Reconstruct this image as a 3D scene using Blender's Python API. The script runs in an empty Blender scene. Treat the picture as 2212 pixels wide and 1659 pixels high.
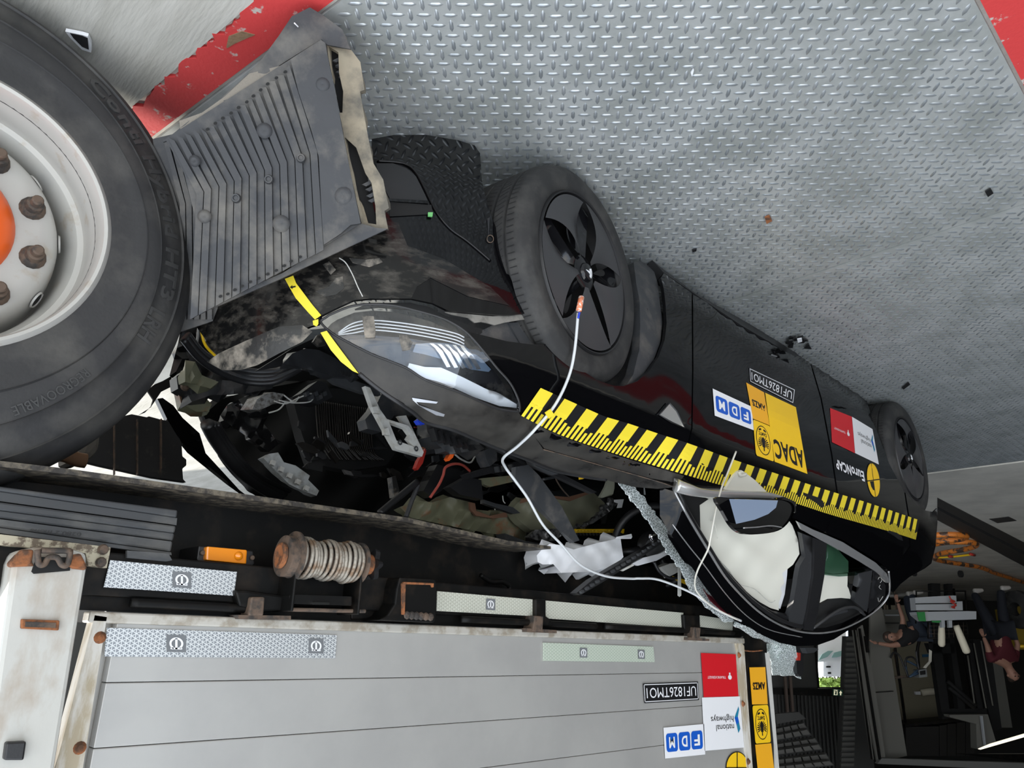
import bpy, bmesh, math, random
import numpy as np
from mathutils import Vector, Matrix
from mathutils.geometry import delaunay_2d_cdt
random.seed(7); rng = np.random.default_rng(7)
SC = bpy.context.scene; COL = SC.collection
# ---------------------------------------------------------------- camera
FPX = 1600.0; H = 1.37
_dn = np.array([-115., 4596., FPX]); _dn /= np.linalg.norm(_dn)
_mx = np.array([-1746., -600., FPX]); _mx -= _dn * _mx.dot(_dn); _mx /= np.linalg.norm(_mx)
_X = -_mx; _Z = -_dn; _Y = np.cross(_Z, _X)
MW = np.array([_X, _Y, _Z])                  # photo axes (right, down, forward of the upright picture) -> world
right_w, down_w, fwd_w = MW[:, 0], MW[:, 1], MW[:, 2]
cam_d = bpy.data.cameras.new('camera'); cam = bpy.data.objects.new('camera', cam_d); COL.objects.link(cam)
cam_d.sensor_fit = 'HORIZONTAL'; cam_d.sensor_width = 36.0; cam_d.lens = FPX / 2212 * 36.0
cam_d.clip_start = 0.05; cam_d.clip_end = 300
cr = Matrix(((-right_w[0], down_w[0], -fwd_w[0]), (-right_w[1], down_w[1], -fwd_w[1]), (-right_w[2], down_w[2], -fwd_w[2])))
cam.matrix_world = Matrix.Translation((0, 0, H)) @ cr.to_4x4()   # the phone was held upside down
SC.camera = cam
# ---------------------------------------------------------------- world, sun, exposure
w = bpy.data.worlds.new('sky'); SC.world = w; w.use_nodes = True
nt = w.node_tree; nt.nodes.clear()
out = nt.nodes.new('ShaderNodeOutputWorld'); bg = nt.nodes.new('ShaderNodeBackground')
tc = nt.nodes.new('ShaderNodeTexCoord'); no = nt.nodes.new('ShaderNodeTexNoise'); rp = nt.nodes.new('ShaderNodeValToRGB')
mp = nt.nodes.new('ShaderNodeMapping'); mp.inputs['Scale'].default_value = (1, 1, 2.5)
no.inputs['Scale'].default_value = 2.2; no.inputs['Detail'].default_value = 6
rp.color_ramp.elements[0].position = .42; rp.color_ramp.elements[0].color = (.52, .61, .74, 1)
rp.color_ramp.elements[1].position = .62; rp.color_ramp.elements[1].color = (1, .98, .93, 1)
nt.links.new(tc.outputs['Generated'], mp.inputs[0]); nt.links.new(mp.outputs[0], no.inputs['Vector'])
nt.links.new(no.outputs['Fac'], rp.inputs[0]); nt.links.new(rp.outputs[0], bg.inputs[0]); nt.links.new(bg.outputs[0], out.inputs[0])
bg.inputs[1].default_value = 2.9
sd = bpy.data.lights.new('sun', 'SUN'); sun = bpy.data.objects.new('sun', sd); COL.objects.link(sun)
sd.energy = 6.0; sd.angle = math.radians(1.0); sd.color = (1, .95, .87)
sun.rotation_euler = Vector((0.35, 1.0, 0.50)).to_track_quat('Z', 'Y').to_euler()
SC.view_settings.view_transform = 'Standard'; SC.view_settings.look = 'None'
SC.view_settings.gamma = 1; SC.view_settings.use_curve_mapping = False
SC.view_settings.exposure = 0.25
# ---------------------------------------------------------------- picture point -> world point on a real surface
O = np.array([0., 0., H])
def rays(p):
    p = np.atleast_2d(np.asarray(p, float))
    r = np.stack([2212 - p[:, 0] - 1106, 1659 - p[:, 1] - 829.5, np.full(len(p), FPX)], 1)
    d = r @ MW.T
    return d / np.linalg.norm(d, axis=1)[:, None]
def SY(Y):
    def f(p): d = rays(p); return O + d * (Y / d[:, 1])[:, None]
    return f
def SX(X):
    def f(p): d = rays(p); return O + d * (X / d[:, 0])[:, None]
    return f
def SZ(z=0.):
    def f(p): d = rays(p); return O + d * ((z - H) / d[:, 2])[:, None]
    return f
FH = np.array([fwd_w[0], fwd_w[1], 0]); FH /= np.linalg.norm(FH)
RH = np.array([FH[1], -FH[0], 0])
def SF(D, slope=0.0, x0=2000):              # upright plane facing the camera at horizontal distance D
    def f(p): d = rays(p); return O + d * (D / (d @ FH - slope * (d @ RH)))[:, None]
    return f
CO = np.array([-1.48, 1.265, 0]); CA = np.array([2.84, -.11, 0]); CA /= np.linalg.norm(CA); CB = np.array([-CA[1], CA[0], 0])
def c2w(s, t, z): return CO + CA * s + CB * t + np.array([0, 0, z])
def ST(t):
    def f(p):
        d = rays(p); k = (t - (O - CO) @ CB) / (d @ CB); return O + d * k[:, None]
    return f
def SS(s):
    def f(p):
        d = rays(p); k = (s - (O - CO) @ CA) / (d @ CA); return O + d * k[:, None]
    return f
def SN(p0, n):
    p0 = np.asarray(p0, float); n = np.asarray(n, float)
    def f(p): d = rays(p); return O + d * (((p0 - O) @ n) / (d @ n))[:, None]
    return f
def SP(a, b, c):                             # plane through three world points
    a, b, c = map(np.asarray, (a, b, c)); n = np.cross(b - a, c - a)
    def f(p): d = rays(p); return O + d * (((a - O) @ n) / (d @ n))[:, None]
    return f
def SD(ctrl, base=SY):                       # uneven surface: depth (Y) interpolated between control points
    c = np.array(ctrl, float)
    def f(p):
        p = np.atleast_2d(np.asarray(p, float)); d = rays(p)
        q = ((p[:, None, :] - c[None, :, :2]) ** 2).sum(2) + 60.
        wt = 1 / q ** 1.5; Y = (wt * c[None, :, 2]).sum(1) / wt.sum(1)
        return O + d * (Y / d[:, 1])[:, None]
    return f
ZI = np.array([0, .1, .2, .35, .5, .7, .78, .83, .87, .9, .93, .96])
TI = np.array([.12, .07, .03, .005, -.01, 0, .04, .09, .22, .45, .8, .95])
ZG = np.array([0, .1, .2, .35, .5, .7, .80, .88, .96, 1.1, 1.25, 1.33, 1.37, 1.41, 1.44, 1.47])
TG = np.array([.14, .07, .03, .01, -.02, -.02, .0, .035, .08, .15, .25, .32, .38, .5, .8, .95])
def smooth(x): x = np.clip(x, 0, 1); return x * x * (3 - 2 * x)
def carF(P):                                 # implicit shape of the intact car body, < 0 inside
    q = P - CO; s = q @ CA; t = q @ CB; z = P[:, 2]
    b = smooth((-.35 - s) / .3)
    ti = np.interp(z, ZI, TI) * (1 - b) + np.interp(z, ZG, TG) * b
    ti = ti + np.where(s < -2.3, .10 * np.clip((z - .9) / .4, 0, 1) * np.clip((-2.3 - s) / .8, 0, 1.2), 0)
    qq = np.abs(.93 - t) / np.maximum(.93 - ti, .02)
    zf = .05 * np.clip((z - .35) / .4, 0, 1.5) + .06 * np.clip((.25 - z) / .2, 0, 1)
    zr = .04 * np.clip((z - .6) / .4, 0, 1) + .12 * np.clip((.35 - z) / .3, 0, 1)
    sf = np.clip((s - .08) / (.80 - zf), 0, None); sr = np.clip((-3.0 - s) / (.86 - zr), 0, None)
    top = np.clip((z - 1.0) / .5, 0, None) * 0
    return qq ** 3 + sf ** 2.2 + sr ** 2.4 + top - 1
def SCar(off=0.0):
    def f(p):
        d = rays(p); N = len(d); k0 = (-.12 - (O - CO) @ CB) / (d @ CB); ks = np.arange(0, 2.6, .02)
        res = np.zeros(N); best = np.full(N, 1e9); kb = k0.copy(); hit = np.zeros(N, bool)
        for k in ks:
            act = ~hit
            if not act.any(): break
            v = np.full(N, 1e8); v[act] = carF(O + d[act] * (k0[act] + k)[:, None])
            new = (v < 0) & ~hit; res[new] = (k0 + k)[new]; hit |= new
            m = (v < best) & ~hit; best[m] = v[m]; kb[m] = (k0 + k)[m]
        res[~hit] = kb[~hit]
        lo = res - .02; hi = res.copy()
        for _ in range(12):
            mid = (lo + hi) / 2; v = carF(O + d * mid[:, None]); ins = v < 0
            hi = np.where(ins, mid, hi); lo = np.where(ins, lo, mid)
        res = np.where(hit, hi, res); P = O + d * res[:, None]
        if off:
            e = .003; g = np.stack([carF(P + np.eye(3)[i] * e) - carF(P - np.eye(3)[i] * e) for i in range(3)], 1)
            g /= np.maximum(np.linalg.norm(g, axis=1), 1e-9)[:, None]
            if off > 0: P = P - d * off * 1.0
            else: P = P + g * off
        return P
    return f
def fr(ox, oy, sc):
    return lambda *a: [(ox + sc * x, oy + sc * y) for x, y in a]
A_ = fr(400, 550, .36166); B_ = fr(1000, 300, .36166); C_ = fr(1300, 750, .34358); D_ = fr(1100, 950, .36166)
E_ = fr(650, 550, .27125); F_ = fr(320, 0, .35262); G_ = fr(0, 0, .31646); H_ = fr(0, 500, .31646); I_ = fr(0, 1000, .39783)
J_ = fr(800, 1100, .40687); K_ = fr(1600, 1000, .39715); L_ = fr(1650, 900, .25407); M_ = fr(1640, 1350, .18630)
N_ = fr(1880, 1220, .26454); O_ = fr(1560, 1330, .19822); U_ = fr(1440, 1000, .24412); V_ = fr(820, 900, .27125)
P_ = fr(0, 780, .33156)
# ---------------------------------------------------------------- mesh helpers
def link(name, me, mat=None, parent=None, smooth_=False):
    o = bpy.data.objects.new(name, me); COL.objects.link(o)
    if mat is not None:
        for m in (mat if isinstance(mat, (list, tuple)) else [mat]): me.materials.append(m)
    if parent is not None:
        o.parent = parent; o.matrix_parent_inverse = parent.matrix_basis.inverted()
    if smooth_:
        for p in me.polygons: p.use_smooth = True
    return o
def tag(o, label=None, cat=None, group=None, kind=None):
    if label: o['label'] = label
    if cat: o['category'] = cat
    if group: o['group'] = group
    if kind: o['kind'] = kind
    return o
def empty(name, loc, label, cat, group=None, rz=0):
    o = bpy.data.objects.new(name, None); COL.objects.link(o); o.location = loc; o.rotation_euler = (0, 0, rz)
    o.empty_display_size = .1
    bpy.context.view_layer.update()
    return tag(o, label, cat, group)
def mesh(name, V, F, mat, parent=None, sm=False, mi=None):
    me = bpy.data.meshes.new(name); me.from_pydata([tuple(map(float, v)) for v in V], [], [tuple(map(int, f)) for f in F]); me.update()
    o = link(name, me, mat, parent, sm)
    if mi is not None: me.polygons.foreach_set('material_index', mi)
    return o
def inpoly(p, poly):
    x, y = p[:, 0], p[:, 1]; c = np.zeros(len(p), bool); n = len(poly); j = n - 1
    for i in range(n):
        xi, yi = poly[i]; xj, yj = poly[j]
        if yi != yj: c ^= ((yi > y) != (yj > y)) & (x < (xj - xi) * (y - yi) / (yj - yi) + xi)
        j = i
    return c
def spline(pts, n=6, closed=True):
    P = np.array(pts, float); N = len(P); o = []
    for i in range(N if closed else N - 1):
        g = lambda k: P[k % N] if closed else P[min(max(k, 0), N - 1)]
        p0, p1, p2, p3 = g(i - 1), g(i), g(i + 1), g(i + 2)
        for k in range(n):
            u = k / n
            o.append(.5 * ((2 * p1) + (-p0 + p2) * u + (2 * p0 - 5 * p1 + 4 * p2 - p3) * u * u + (-p0 + 3 * p1 - 3 * p2 + p3) * u ** 3))
    if not closed: o.append(P[-1])
    return [tuple(v) for v in o]
def tri2d(poly, step, holes=()):
    pts = []; edges = []
    for lp in [poly] + list(holes):
        lp = [np.array(q, float) for q in lp]; st = len(pts); loop = []
        for i in range(len(lp)):
            a, b = lp[i], lp[(i + 1) % len(lp)]; L = np.linalg.norm(b - a)
            if L < 1e-6: continue
            n = max(1, int(math.ceil(L / step)))
            for k in range(n): loop.append(a + (b - a) * k / n)
        pts += loop; m = len(loop); edges += [(st + i, st + (i + 1) % m) for i in range(m)]
    B = np.array(pts); mn, mxx = B.min(0), B.max(0)
    gx = np.arange(mn[0] + step * .5, mxx[0], step); gy = np.arange(mn[1] + step * .5, mxx[1], step)
    if len(gx) and len(gy):
        g = np.array(np.meshgrid(gx, gy)).reshape(2, -1).T; g[:, 0] += (np.round(g[:, 1] / step) % 2) * step * .5
        ok = inpoly(g, poly)
        for h in holes: ok &= ~inpoly(g, h)
        g = g[ok]
        if len(g):
            dd = ((g[:, None, :] - B[None, :, :]) ** 2).sum(2).min(1); g = g[dd > (step * .45) ** 2]
        allp = np.vstack([B, g]) if len(g) else B
    else: allp = B
    r = delaunay_2d_cdt([Vector(map(float, q)) for q in allp], edges, [], 0, 1e-5)
    V = np.array([tuple(v) for v in r[0]]); T = [f for f in r[2]]
    cen = np.array([V[list(f)].mean(0) for f in T]); ok = inpoly(cen, poly)
    for h in holes: ok &= ~inpoly(cen, h)
    return V, [f for f, k in zip(T, ok) if k]
def thick(V, F, th):
    """closed slab: front = V, back = V pushed along the inward normal"""
    V = np.asarray(V, float); fn = np.zeros_like(V)
    Fa = []
    for f in F:
        a, b, c = V[f[0]], V[f[1]], V[f[2]]; n = np.cross(b - a, c - a)
        if n @ (O - a) < 0: f = f[::-1]; n = -n
        Fa.append(tuple(f))
        for i in f: fn[i] += n
    L = np.linalg.norm(fn, axis=1); L[L == 0] = 1; fn /= L[:, None]
    n = len(V); W = V - fn * th
    FF = list(Fa) + [tuple(i + n for i in f[::-1]) for f in Fa]
    ed = {}
    for f in Fa:
        for i in range(len(f)):
            a, b = f[i], f[(i + 1) % len(f)]
            if (b, a) in ed: del ed[(b, a)]
            else: ed[(a, b)] = 1
    for a, b in ed: FF.append((b, a, a + n, b + n))
    return np.vstack([V, W]), FF
def panel(name, pts, surf, mat, parent=None, th=.008, step=16, sm=True, holes=(), dent=0, dscale=30, edge=0, curve=0):
    if curve: pts = spline(pts, curve)
    V2, T = tri2d(pts, step, holes)
    P = surf(V2)
    if dent:
        d = rays(V2); ph = rng.uniform(0, 6, 6)
        x, y = V2[:, 0] / dscale, V2[:, 1] / dscale
        nz = np.sin(x * 1.7 + ph[0] + 1.3 * np.sin(y * 1.1 + ph[1])) * np.cos(y * 1.5 + ph[2] + np.sin(x * .9 + ph[3])) + .5 * np.sin(x * 3.1 + y * 2.3 + ph[4])
        P = P + d * (nz * dent)[:, None]
    VV, FF = thick(P, T, th)
    o = mesh(name, VV, FF, mat, parent)
    me = o.data
    if sm:
        fl = [True] * (2 * len(T)) + [False] * (len(FF) - 2 * len(T)); me.polygons.foreach_set('use_smooth', fl)
        try: me.set_sharp_from_angle(angle=math.radians(50))
        except Exception: pass
    return o
def extr(name, pts, Y0, Y1, mat, parent=None, bev=0, surf=None, axis=(0, 1, 0), step=400):
    """outline on the plane Y0, pushed straight back to Y1"""
    V2, T = tri2d(pts, step); P = (surf or SY(Y0))(V2); d = np.array(axis) * (Y1 - Y0)
    Fa = []
    for f in T:
        a, b, c = P[f[0]], P[f[1]], P[f[2]]; n = np.cross(b - a, c - a)
        if n @ np.array(axis) > 0: f = f[::-1]
        Fa.append(tuple(f))
    n = len(P); FF = list(Fa) + [tuple(i + n for i in f[::-1]) for f in Fa]; ed = {}
    for f in Fa:
        for i in range(len(f)):
            a, b = f[i], f[(i + 1) % len(f)]
            if (b, a) in ed: del ed[(b, a)]
            else: ed[(a, b)] = 1
    for a, b in ed: FF.append((b, a, a + n, b + n))
    o = mesh(name, np.vstack([P, P + d]), FF, mat, parent)
    if bev:
        m = o.modifiers.new('bevel', 'BEVEL'); m.width = bev; m.segments = 2; m.limit_method = 'ANGLE'
    return o
def box(name, c, size, mat, parent=None, bev=.004, rot=None):
    bm = bmesh.new(); bmesh.ops.create_cube(bm, size=1)
    for v in bm.verts: v.co = Vector((v.co.x * size[0], v.co.y * size[1], v.co.z * size[2]))
    if bev: bmesh.ops.bevel(bm, geom=bm.edges[:], offset=min(bev, min(size) * .4), segments=2, affect='EDGES', profile=.5)
    M = Matrix.Translation(c) @ (rot.to_4x4() if rot is not None else Matrix())
    bmesh.ops.transform(bm, matrix=M, verts=bm.verts); me = bpy.data.meshes.new(name); bm.to_mesh(me); bm.free()
    return link(name, me, mat, parent)
def tube_vf(P, r, seg=8, cap=True):
    P = np.asarray(P, float); n = len(P); R = np.full(n, r) if np.isscalar(r) else np.asarray(r)
    T = np.gradient(P, axis=0); T /= np.maximum(np.linalg.norm(T, axis=1), 1e-9)[:, None]
    u = np.cross(T[0], [0, 0, 1.]);
    if np.linalg.norm(u) < .1: u = np.cross(T[0], [0, 1., 0])
    V = []; F = []
    for i in range(n):
        u = u - T[i] * (u @ T[i]); u /= max(np.linalg.norm(u), 1e-9); v = np.cross(T[i], u)
        for k in range(seg):
            a = 2 * math.pi * k / seg; V.append(P[i] + R[i] * (u * math.cos(a) + v * math.sin(a)))
    for i in range(n - 1):
        for k in range(seg):
            k2 = (k + 1) % seg; F.append((i * seg + k, i * seg + k2, (i + 1) * seg + k2, (i + 1) * seg + k))
    if cap: F.append(tuple(range(seg))[::-1]); F.append(tuple((n - 1) * seg + k for k in range(seg)))
    return V, F
def tube(name, P, r, mat, parent=None, seg=8, n=6):
    P = np.array(spline(P, n, closed=False)) if n else np.array(P)
    V, F = tube_vf(P, r if np.isscalar(r) else np.interp(np.linspace(0, 1, len(P)), np.linspace(0, 1, len(r)), r), seg)
    return mesh(name, V, F, mat, parent, True)
def ptube(name, pts, surf, r, mat, parent=None, seg=8, n=6):
    P = surf(spline(pts, n, closed=False) if n else pts)
    return tube(name, P, r, mat, parent, seg, 0)
def dtube(name, pts, r, mat, parent=None, seg=8, n=6):        # points (x, y, Y)
    P = np.array([SY(Y)([(x, y)])[0] for x, y, Y in pts]); return tube(name, P, r, mat, parent, seg, n)
def multi(parts):
    V = []; F = []
    for v, f in parts:
        k = len(V); V += list(v); F += [tuple(i + k for i in q) for q in f]
    return V, F
def frame_from(axis, up=(0, 0, 1)):
    z = Vector(axis).normalized(); x = Vector(up).cross(z)
    if x.length < 1e-4: x = Vector((1, 0, 0))
    x.normalize(); y = z.cross(x); return Matrix((x, y, z)).transposed()
def lathe_vf(prof, seg, M, closed=False, ang=(0, 2 * math.pi)):
    """prof = list of (radius, height along axis); M = 4x4 (axis = local z)"""
    V = []; F = []; n = len(prof); full = abs(ang[1] - ang[0] - 2 * math.pi) < 1e-6; ns = seg if full else seg + 1
    for k in range(ns):
        a = ang[0] + (ang[1] - ang[0]) * k / seg
        for r, h in prof: V.append(tuple(M @ Vector((r * math.cos(a), r * math.sin(a), h))))
    for k in range(seg):
        k2 = (k + 1) % ns
        for i in range(n - 1 + (1 if closed else 0)):
            j = (i + 1) % n; F.append((k * n + i, k2 * n + i, k2 * n + j, k * n + j))
    return V, F
def lathe(name, prof, loc, axis, mat, parent=None, seg=48, closed=False, up=(0, 0, 1), sm=True):
    M = Matrix.Translation(loc) @ frame_from(axis, up).to_4x4()
    V, F = lathe_vf(prof, seg, M, closed); o = mesh(name, V, F, mat, parent, sm)
    if sm: o.data.set_sharp_from_angle(angle=math.radians(40))
    return o
def homog(c):
    """unit square (0,0)(1,0)(1,1)(0,1) -> four picture corners"""
    s = [(0, 0), (1, 0), (1, 1), (0, 1)]; A = []; b = []
    for (u, v), (x, y) in zip(s, c):
        A.append([u, v, 1, 0, 0, 0, -u * x, -v * x]); b.append(x); A.append([0, 0, 0, u, v, 1, -u * y, -v * y]); b.append(y)
    h = np.append(np.linalg.solve(np.array(A, float), np.array(b, float)), 1).reshape(3, 3)
    def f(p): p = np.atleast_2d(np.asarray(p, float)); q = np.c_[p, np.ones(len(p))] @ h.T; return q[:, :2] / q[:, 2:]
    return f
def text_vf(s, bold=0.0, res=3, extr_=0):
    cu = bpy.data.curves.new('t', 'FONT'); cu.body = s; cu.size = 1; cu.offset = bold; cu.resolution_u = res; cu.space_character = 1.0 + bold * 2
    ob = bpy.data.objects.new('t', cu); COL.objects.link(ob); bpy.context.view_layer.update()
    dg = bpy.context.evaluated_depsgraph_get(); me = bpy.data.meshes.new_from_object(ob.evaluated_get(dg))
    V = np.array([tuple(v.co)[:2] for v in me.vertices]); F = [tuple(p.vertices) for p in me.polygons]
    bpy.data.objects.remove(ob); bpy.data.meshes.remove(me); bpy.data.curves.remove(cu)
    mn, mx_ = V.min(0), V.max(0); return (V - mn) / (mx_ - mn), F
def up_faces(P, F):
    R = []
    for f in F:
        a, b, c = P[f[0]], P[f[1]], P[f[2]]; n = np.cross(b - a, c - a); R.append(tuple(f[::-1]) if n @ (O - a) < 0 else tuple(f))
    return R
def lettering(s, bx, hm, surf, mat, parent, bold=.01, name='lettering'):
    V, F = text_vf(s, bold); x0, y0, x1, y1 = bx
    U = np.c_[x0 + V[:, 0] * (x1 - x0), y1 - V[:, 1] * (y1 - y0)]; P = surf(hm(U))
    return mesh(name, P, up_faces(P, F), mat, parent)
def ushape(pts, hm, surf, mat, parent, name, step=.12):
    V2, T = tri2d(pts, step); P = surf(hm(V2)); return mesh(name, P, up_faces(P, T), mat, parent)
def ell(cx, cy, rx, ry, n=32, a0=0, a1=2 * math.pi, rot=0):
    o = []
    for k in range(n):
        a = a0 + (a1 - a0) * k / n; x, y = rx * math.cos(a), ry * math.sin(a)
        o.append((cx + x * math.cos(rot) - y * math.sin(rot), cy + x * math.sin(rot) + y * math.cos(rot)))
    return o
def rrect(x0, y0, x1, y1, rx, ry, n=5):
    o = []
    for cx, cy, a in ((x1 - rx, y1 - ry, 0), (x0 + rx, y1 - ry, 1), (x0 + rx, y0 + ry, 2), (x1 - rx, y0 + ry, 3)):
        for k in range(n + 1):
            b = (a + k / n) * math.pi / 2; o.append((cx + rx * math.cos(b), cy + ry * math.sin(b)))
    return o
# ---------------------------------------------------------------- materials
def mat(name, col, rough=.5, metal=0, col2=None, scale=20, thr=(.45, .6), bump=0, bscale=80, coat=0, spec=.5, det=6, rough2=None, stretch=(1, 1, 1), trans=0, sub=None, ior=1.5, emit=0):
    m = bpy.data.materials.new(name); m.use_nodes = True; n = m.node_tree; b = n.nodes['Principled BSDF']
    b.inputs['Base Color'].default_value = (*col, 1); b.inputs['Roughness'].default_value = rough; b.inputs['Metallic'].default_value = metal
    b.inputs['Specular IOR Level'].default_value = spec; b.inputs['Coat Weight'].default_value = coat; b.inputs['Coat Roughness'].default_value = .02
    b.inputs['Transmission Weight'].default_value = trans; b.inputs['IOR'].default_value = ior
    if emit: b.inputs['Emission Color'].default_value = (*col, 1); b.inputs['Emission Strength'].default_value = emit
    if col2 is not None or bump:
        t = n.nodes.new('ShaderNodeTexCoord'); mp = n.nodes.new('ShaderNodeMapping'); mp.inputs['Scale'].default_value = stretch
        n.links.new(t.outputs['Object'], mp.inputs[0])
    if col2 is not None:
        z = n.nodes.new('ShaderNodeTexNoise'); z.inputs['Scale'].default_value = scale; z.inputs['Detail'].default_value = det; z.inputs['Roughness'].default_value = .62
        r = n.nodes.new('ShaderNodeValToRGB'); r.color_ramp.elements[0].position = thr[0]; r.color_ramp.elements[1].position = thr[1]
        r.color_ramp.elements[0].color = (*col, 1); r.color_ramp.elements[1].color = (*col2, 1)
        n.links.new(mp.outputs[0], z.inputs['Vector']); n.links.new(z.outputs['Fac'], r.inputs[0]); n.links.new(r.outputs[0], b.inputs['Base Color'])
        if rough2 is not None:
            q = n.nodes.new('ShaderNodeMapRange'); q.inputs['From Min'].default_value = thr[0]; q.inputs['From Max'].default_value = thr[1]
            q.inputs['To Min'].default_value = rough; q.inputs['To Max'].default_value = rough2
            n.links.new(z.outputs['Fac'], q.inputs['Value']); n.links.new(q.outputs[0], b.inputs['Roughness'])
    if bump:
        z2 = n.nodes.new('ShaderNodeTexNoise'); z2.inputs['Scale'].default_value = bscale; z2.inputs['Detail'].default_value = 5
        bp = n.nodes.new('ShaderNodeBump'); bp.inputs['Strength'].default_value = bump; bp.inputs['Distance'].default_value = .004
        n.links.new(mp.outputs[0], z2.inputs['Vector']); n.links.new(z2.outputs['Fac'], bp.inputs['Height']); n.links.new(bp.outputs[0], b.inputs['Normal'])
    return m
def glassy(name, tint=(1, 1, 1), refl=1.0, rough=0.02, haze=0.0):
    m = bpy.data.materials.new(name); m.use_nodes = True; n = m.node_tree; n.nodes.clear()
    o = n.nodes.new('ShaderNodeOutputMaterial'); t = n.nodes.new('ShaderNodeBsdfTransparent'); t.inputs[0].default_value = (*tint, 1)
    g = n.nodes.new('ShaderNodeBsdfGlossy'); g.inputs['Roughness'].default_value = rough; fz = n.nodes.new('ShaderNodeFresnel'); fz.inputs[0].default_value = 1.5
    x = n.nodes.new('ShaderNodeMixShader'); mm = n.nodes.new('ShaderNodeMath'); mm.operation = 'MULTIPLY'; mm.inputs[1].default_value = refl
    gm = n.nodes.new('ShaderNodeNewGeometry'); iv = n.nodes.new('ShaderNodeMath'); iv.operation = 'SUBTRACT'; iv.inputs[0].default_value = refl; n.links.new(gm.outputs['Backfacing'], iv.inputs[1]); iv.use_clamp = False
    cl_ = n.nodes.new('ShaderNodeMath'); cl_.operation = 'MULTIPLY'; nb_ = n.nodes.new('ShaderNodeMath'); nb_.operation = 'SUBTRACT'; nb_.inputs[0].default_value = 1; n.links.new(gm.outputs['Backfacing'], nb_.inputs[1]); cl_.inputs[0].default_value = refl; n.links.new(nb_.outputs[0], cl_.inputs[1]); n.links.new(cl_.outputs[0], mm.inputs[1])
    n.nodes.remove(iv); n.links.new(fz.outputs[0], mm.inputs[0]); n.links.new(mm.outputs[0], x.inputs[0]); n.links.new(t.outputs[0], x.inputs[1]); n.links.new(g.outputs[0], x.inputs[2])
    last = x
    if haze:
        d = n.nodes.new('ShaderNodeBsdfDiffuse'); d.inputs[0].default_value = (.8, .85, .85, 1); y = n.nodes.new('ShaderNodeMixShader')
        tcn = n.nodes.new('ShaderNodeTexCoord'); vz = n.nodes.new('ShaderNodeTexVoronoi'); vz.feature = 'DISTANCE_TO_EDGE'; vz.inputs['Scale'].default_value = 110
        r = n.nodes.new('ShaderNodeValToRGB'); r.color_ramp.elements[0].position = 0.0; r.color_ramp.elements[0].color = (haze * 2, haze * 2, haze * 2, 1)
        r.color_ramp.elements[1].position = .12; r.color_ramp.elements[1].color = (haze * .35, haze * .35, haze * .35, 1)
        n.links.new(tcn.outputs['Object'], vz.inputs['Vector']); n.links.new(vz.outputs['Distance'], r.inputs[0])
        n.links.new(r.outputs[0], y.inputs[0]); n.links.new(x.outputs[0], y.inputs[1]); n.links.new(d.outputs[0], y.inputs[2]); last = y
    n.links.new(last.outputs[0], o.inputs[0]); return m
M_paint = mat('black car paint', (.0025, .0025, .003), .06, spec=.32)
M_dusty = mat('dusty black paint', (.013, .0125, .012), .25, col2=(.060, .055, .048), scale=9, thr=(.35, .8), rough2=.6, det=10, spec=.35)
M_bump = mat('scuffed black bumper', (.006, .006, .006), .12, col2=(.12, .108, .09), scale=26, thr=(.46, 1.0), rough2=.7, det=15, stretch=(.35, 1.0, 1.6), spec=.4)
M_scuff = mat('scraped dirty black', (.02, .02, .019), .35, col2=(.34, .30, .245), scale=16, thr=(.47, .72), rough2=.8, bump=.25, bscale=45, det=12)
M_blackpl = mat('black plastic', (.014, .014, .015), .42, bump=.06, bscale=300)
M_dkpl = mat('dark grey plastic', (.035, .037, .04), .5, col2=(.11, .10, .09), scale=14, thr=(.5, .8), bump=.1, bscale=150)
M_rubber = mat('tyre rubber', (.018, .018, .018), .7, col2=(.05, .048, .044), scale=12, thr=(.45, .75), bump=.12, bscale=120)
M_trubber = mat('truck tyre rubber', (.028, .028, .029), .62, col2=(.075, .072, .066), scale=7, thr=(.45, .75), bump=.15, bscale=90)
M_chrome = mat('chrome trim', (.75, .75, .76), .1, 1)
M_steel = mat('rusty steel', (.13, .09, .065), .75, .2, col2=(.045, .04, .036), scale=30, bump=.3, bscale=60)
M_frame = mat('black chassis paint', (.004, .004, .0038), .5, col2=(.024, .018, .013), scale=12, thr=(.5, .8), bump=.15, bscale=30, spec=.2)
M_alu = mat('grey aluminium board', (.46, .455, .435), .42, .35, col2=(.42, .415, .40), scale=3, thr=(.4, .6))
M_white = mat('white painted steel, rust stained', (.50, .495, .46), .6, col2=(.27, .17, .09), scale=6, thr=(.50, .72), bump=.2, bscale=40, stretch=(1, 1, .5))
M_rust = mat('rust', (.28, .10, .035), .85, col2=(.09, .045, .025), scale=40, bump=.4, bscale=90)
M_orange = mat('orange hub paint', (.85, .13, .02), .35)
M_rim = mat('silver rim paint', (.50, .49, .46), .38, .25, col2=(.40, .33, .25), scale=14, thr=(.6, .78))
M_amber = mat('amber lens', (.9, .28, .01), .15, coat=1)
M_yellow = mat('yellow sticker', (.90, .56, .015), .4)
M_amz = mat('deep yellow sticker', (.87, .42, .02), .4)
M_tape = mat('yellow marking tape', (.78, .62, .035), .5)
M_ink = mat('black print', (.008, .008, .009), .45)
M_red = mat('red sticker', (.62, .012, .02), .4)
M_wht = mat('white sticker', (.80, .81, .83), .45)
M_blue = mat('blue print', (.01, .10, .52), .4)
M_teal = mat('teal print', (.02, .22, .36), .4)
M_cloth = mat('airbag cloth', (.66, .65, .57), .9, bump=.35, bscale=14)
M_cable = mat('grey cable', (.55, .57, .58), .5)
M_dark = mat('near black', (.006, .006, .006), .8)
M_green = mat('olive primer steel', (.19, .19, .12), .5, col2=(.24, .12, .06), scale=10, thr=(.56, .66), bump=.2, bscale=40)
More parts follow.
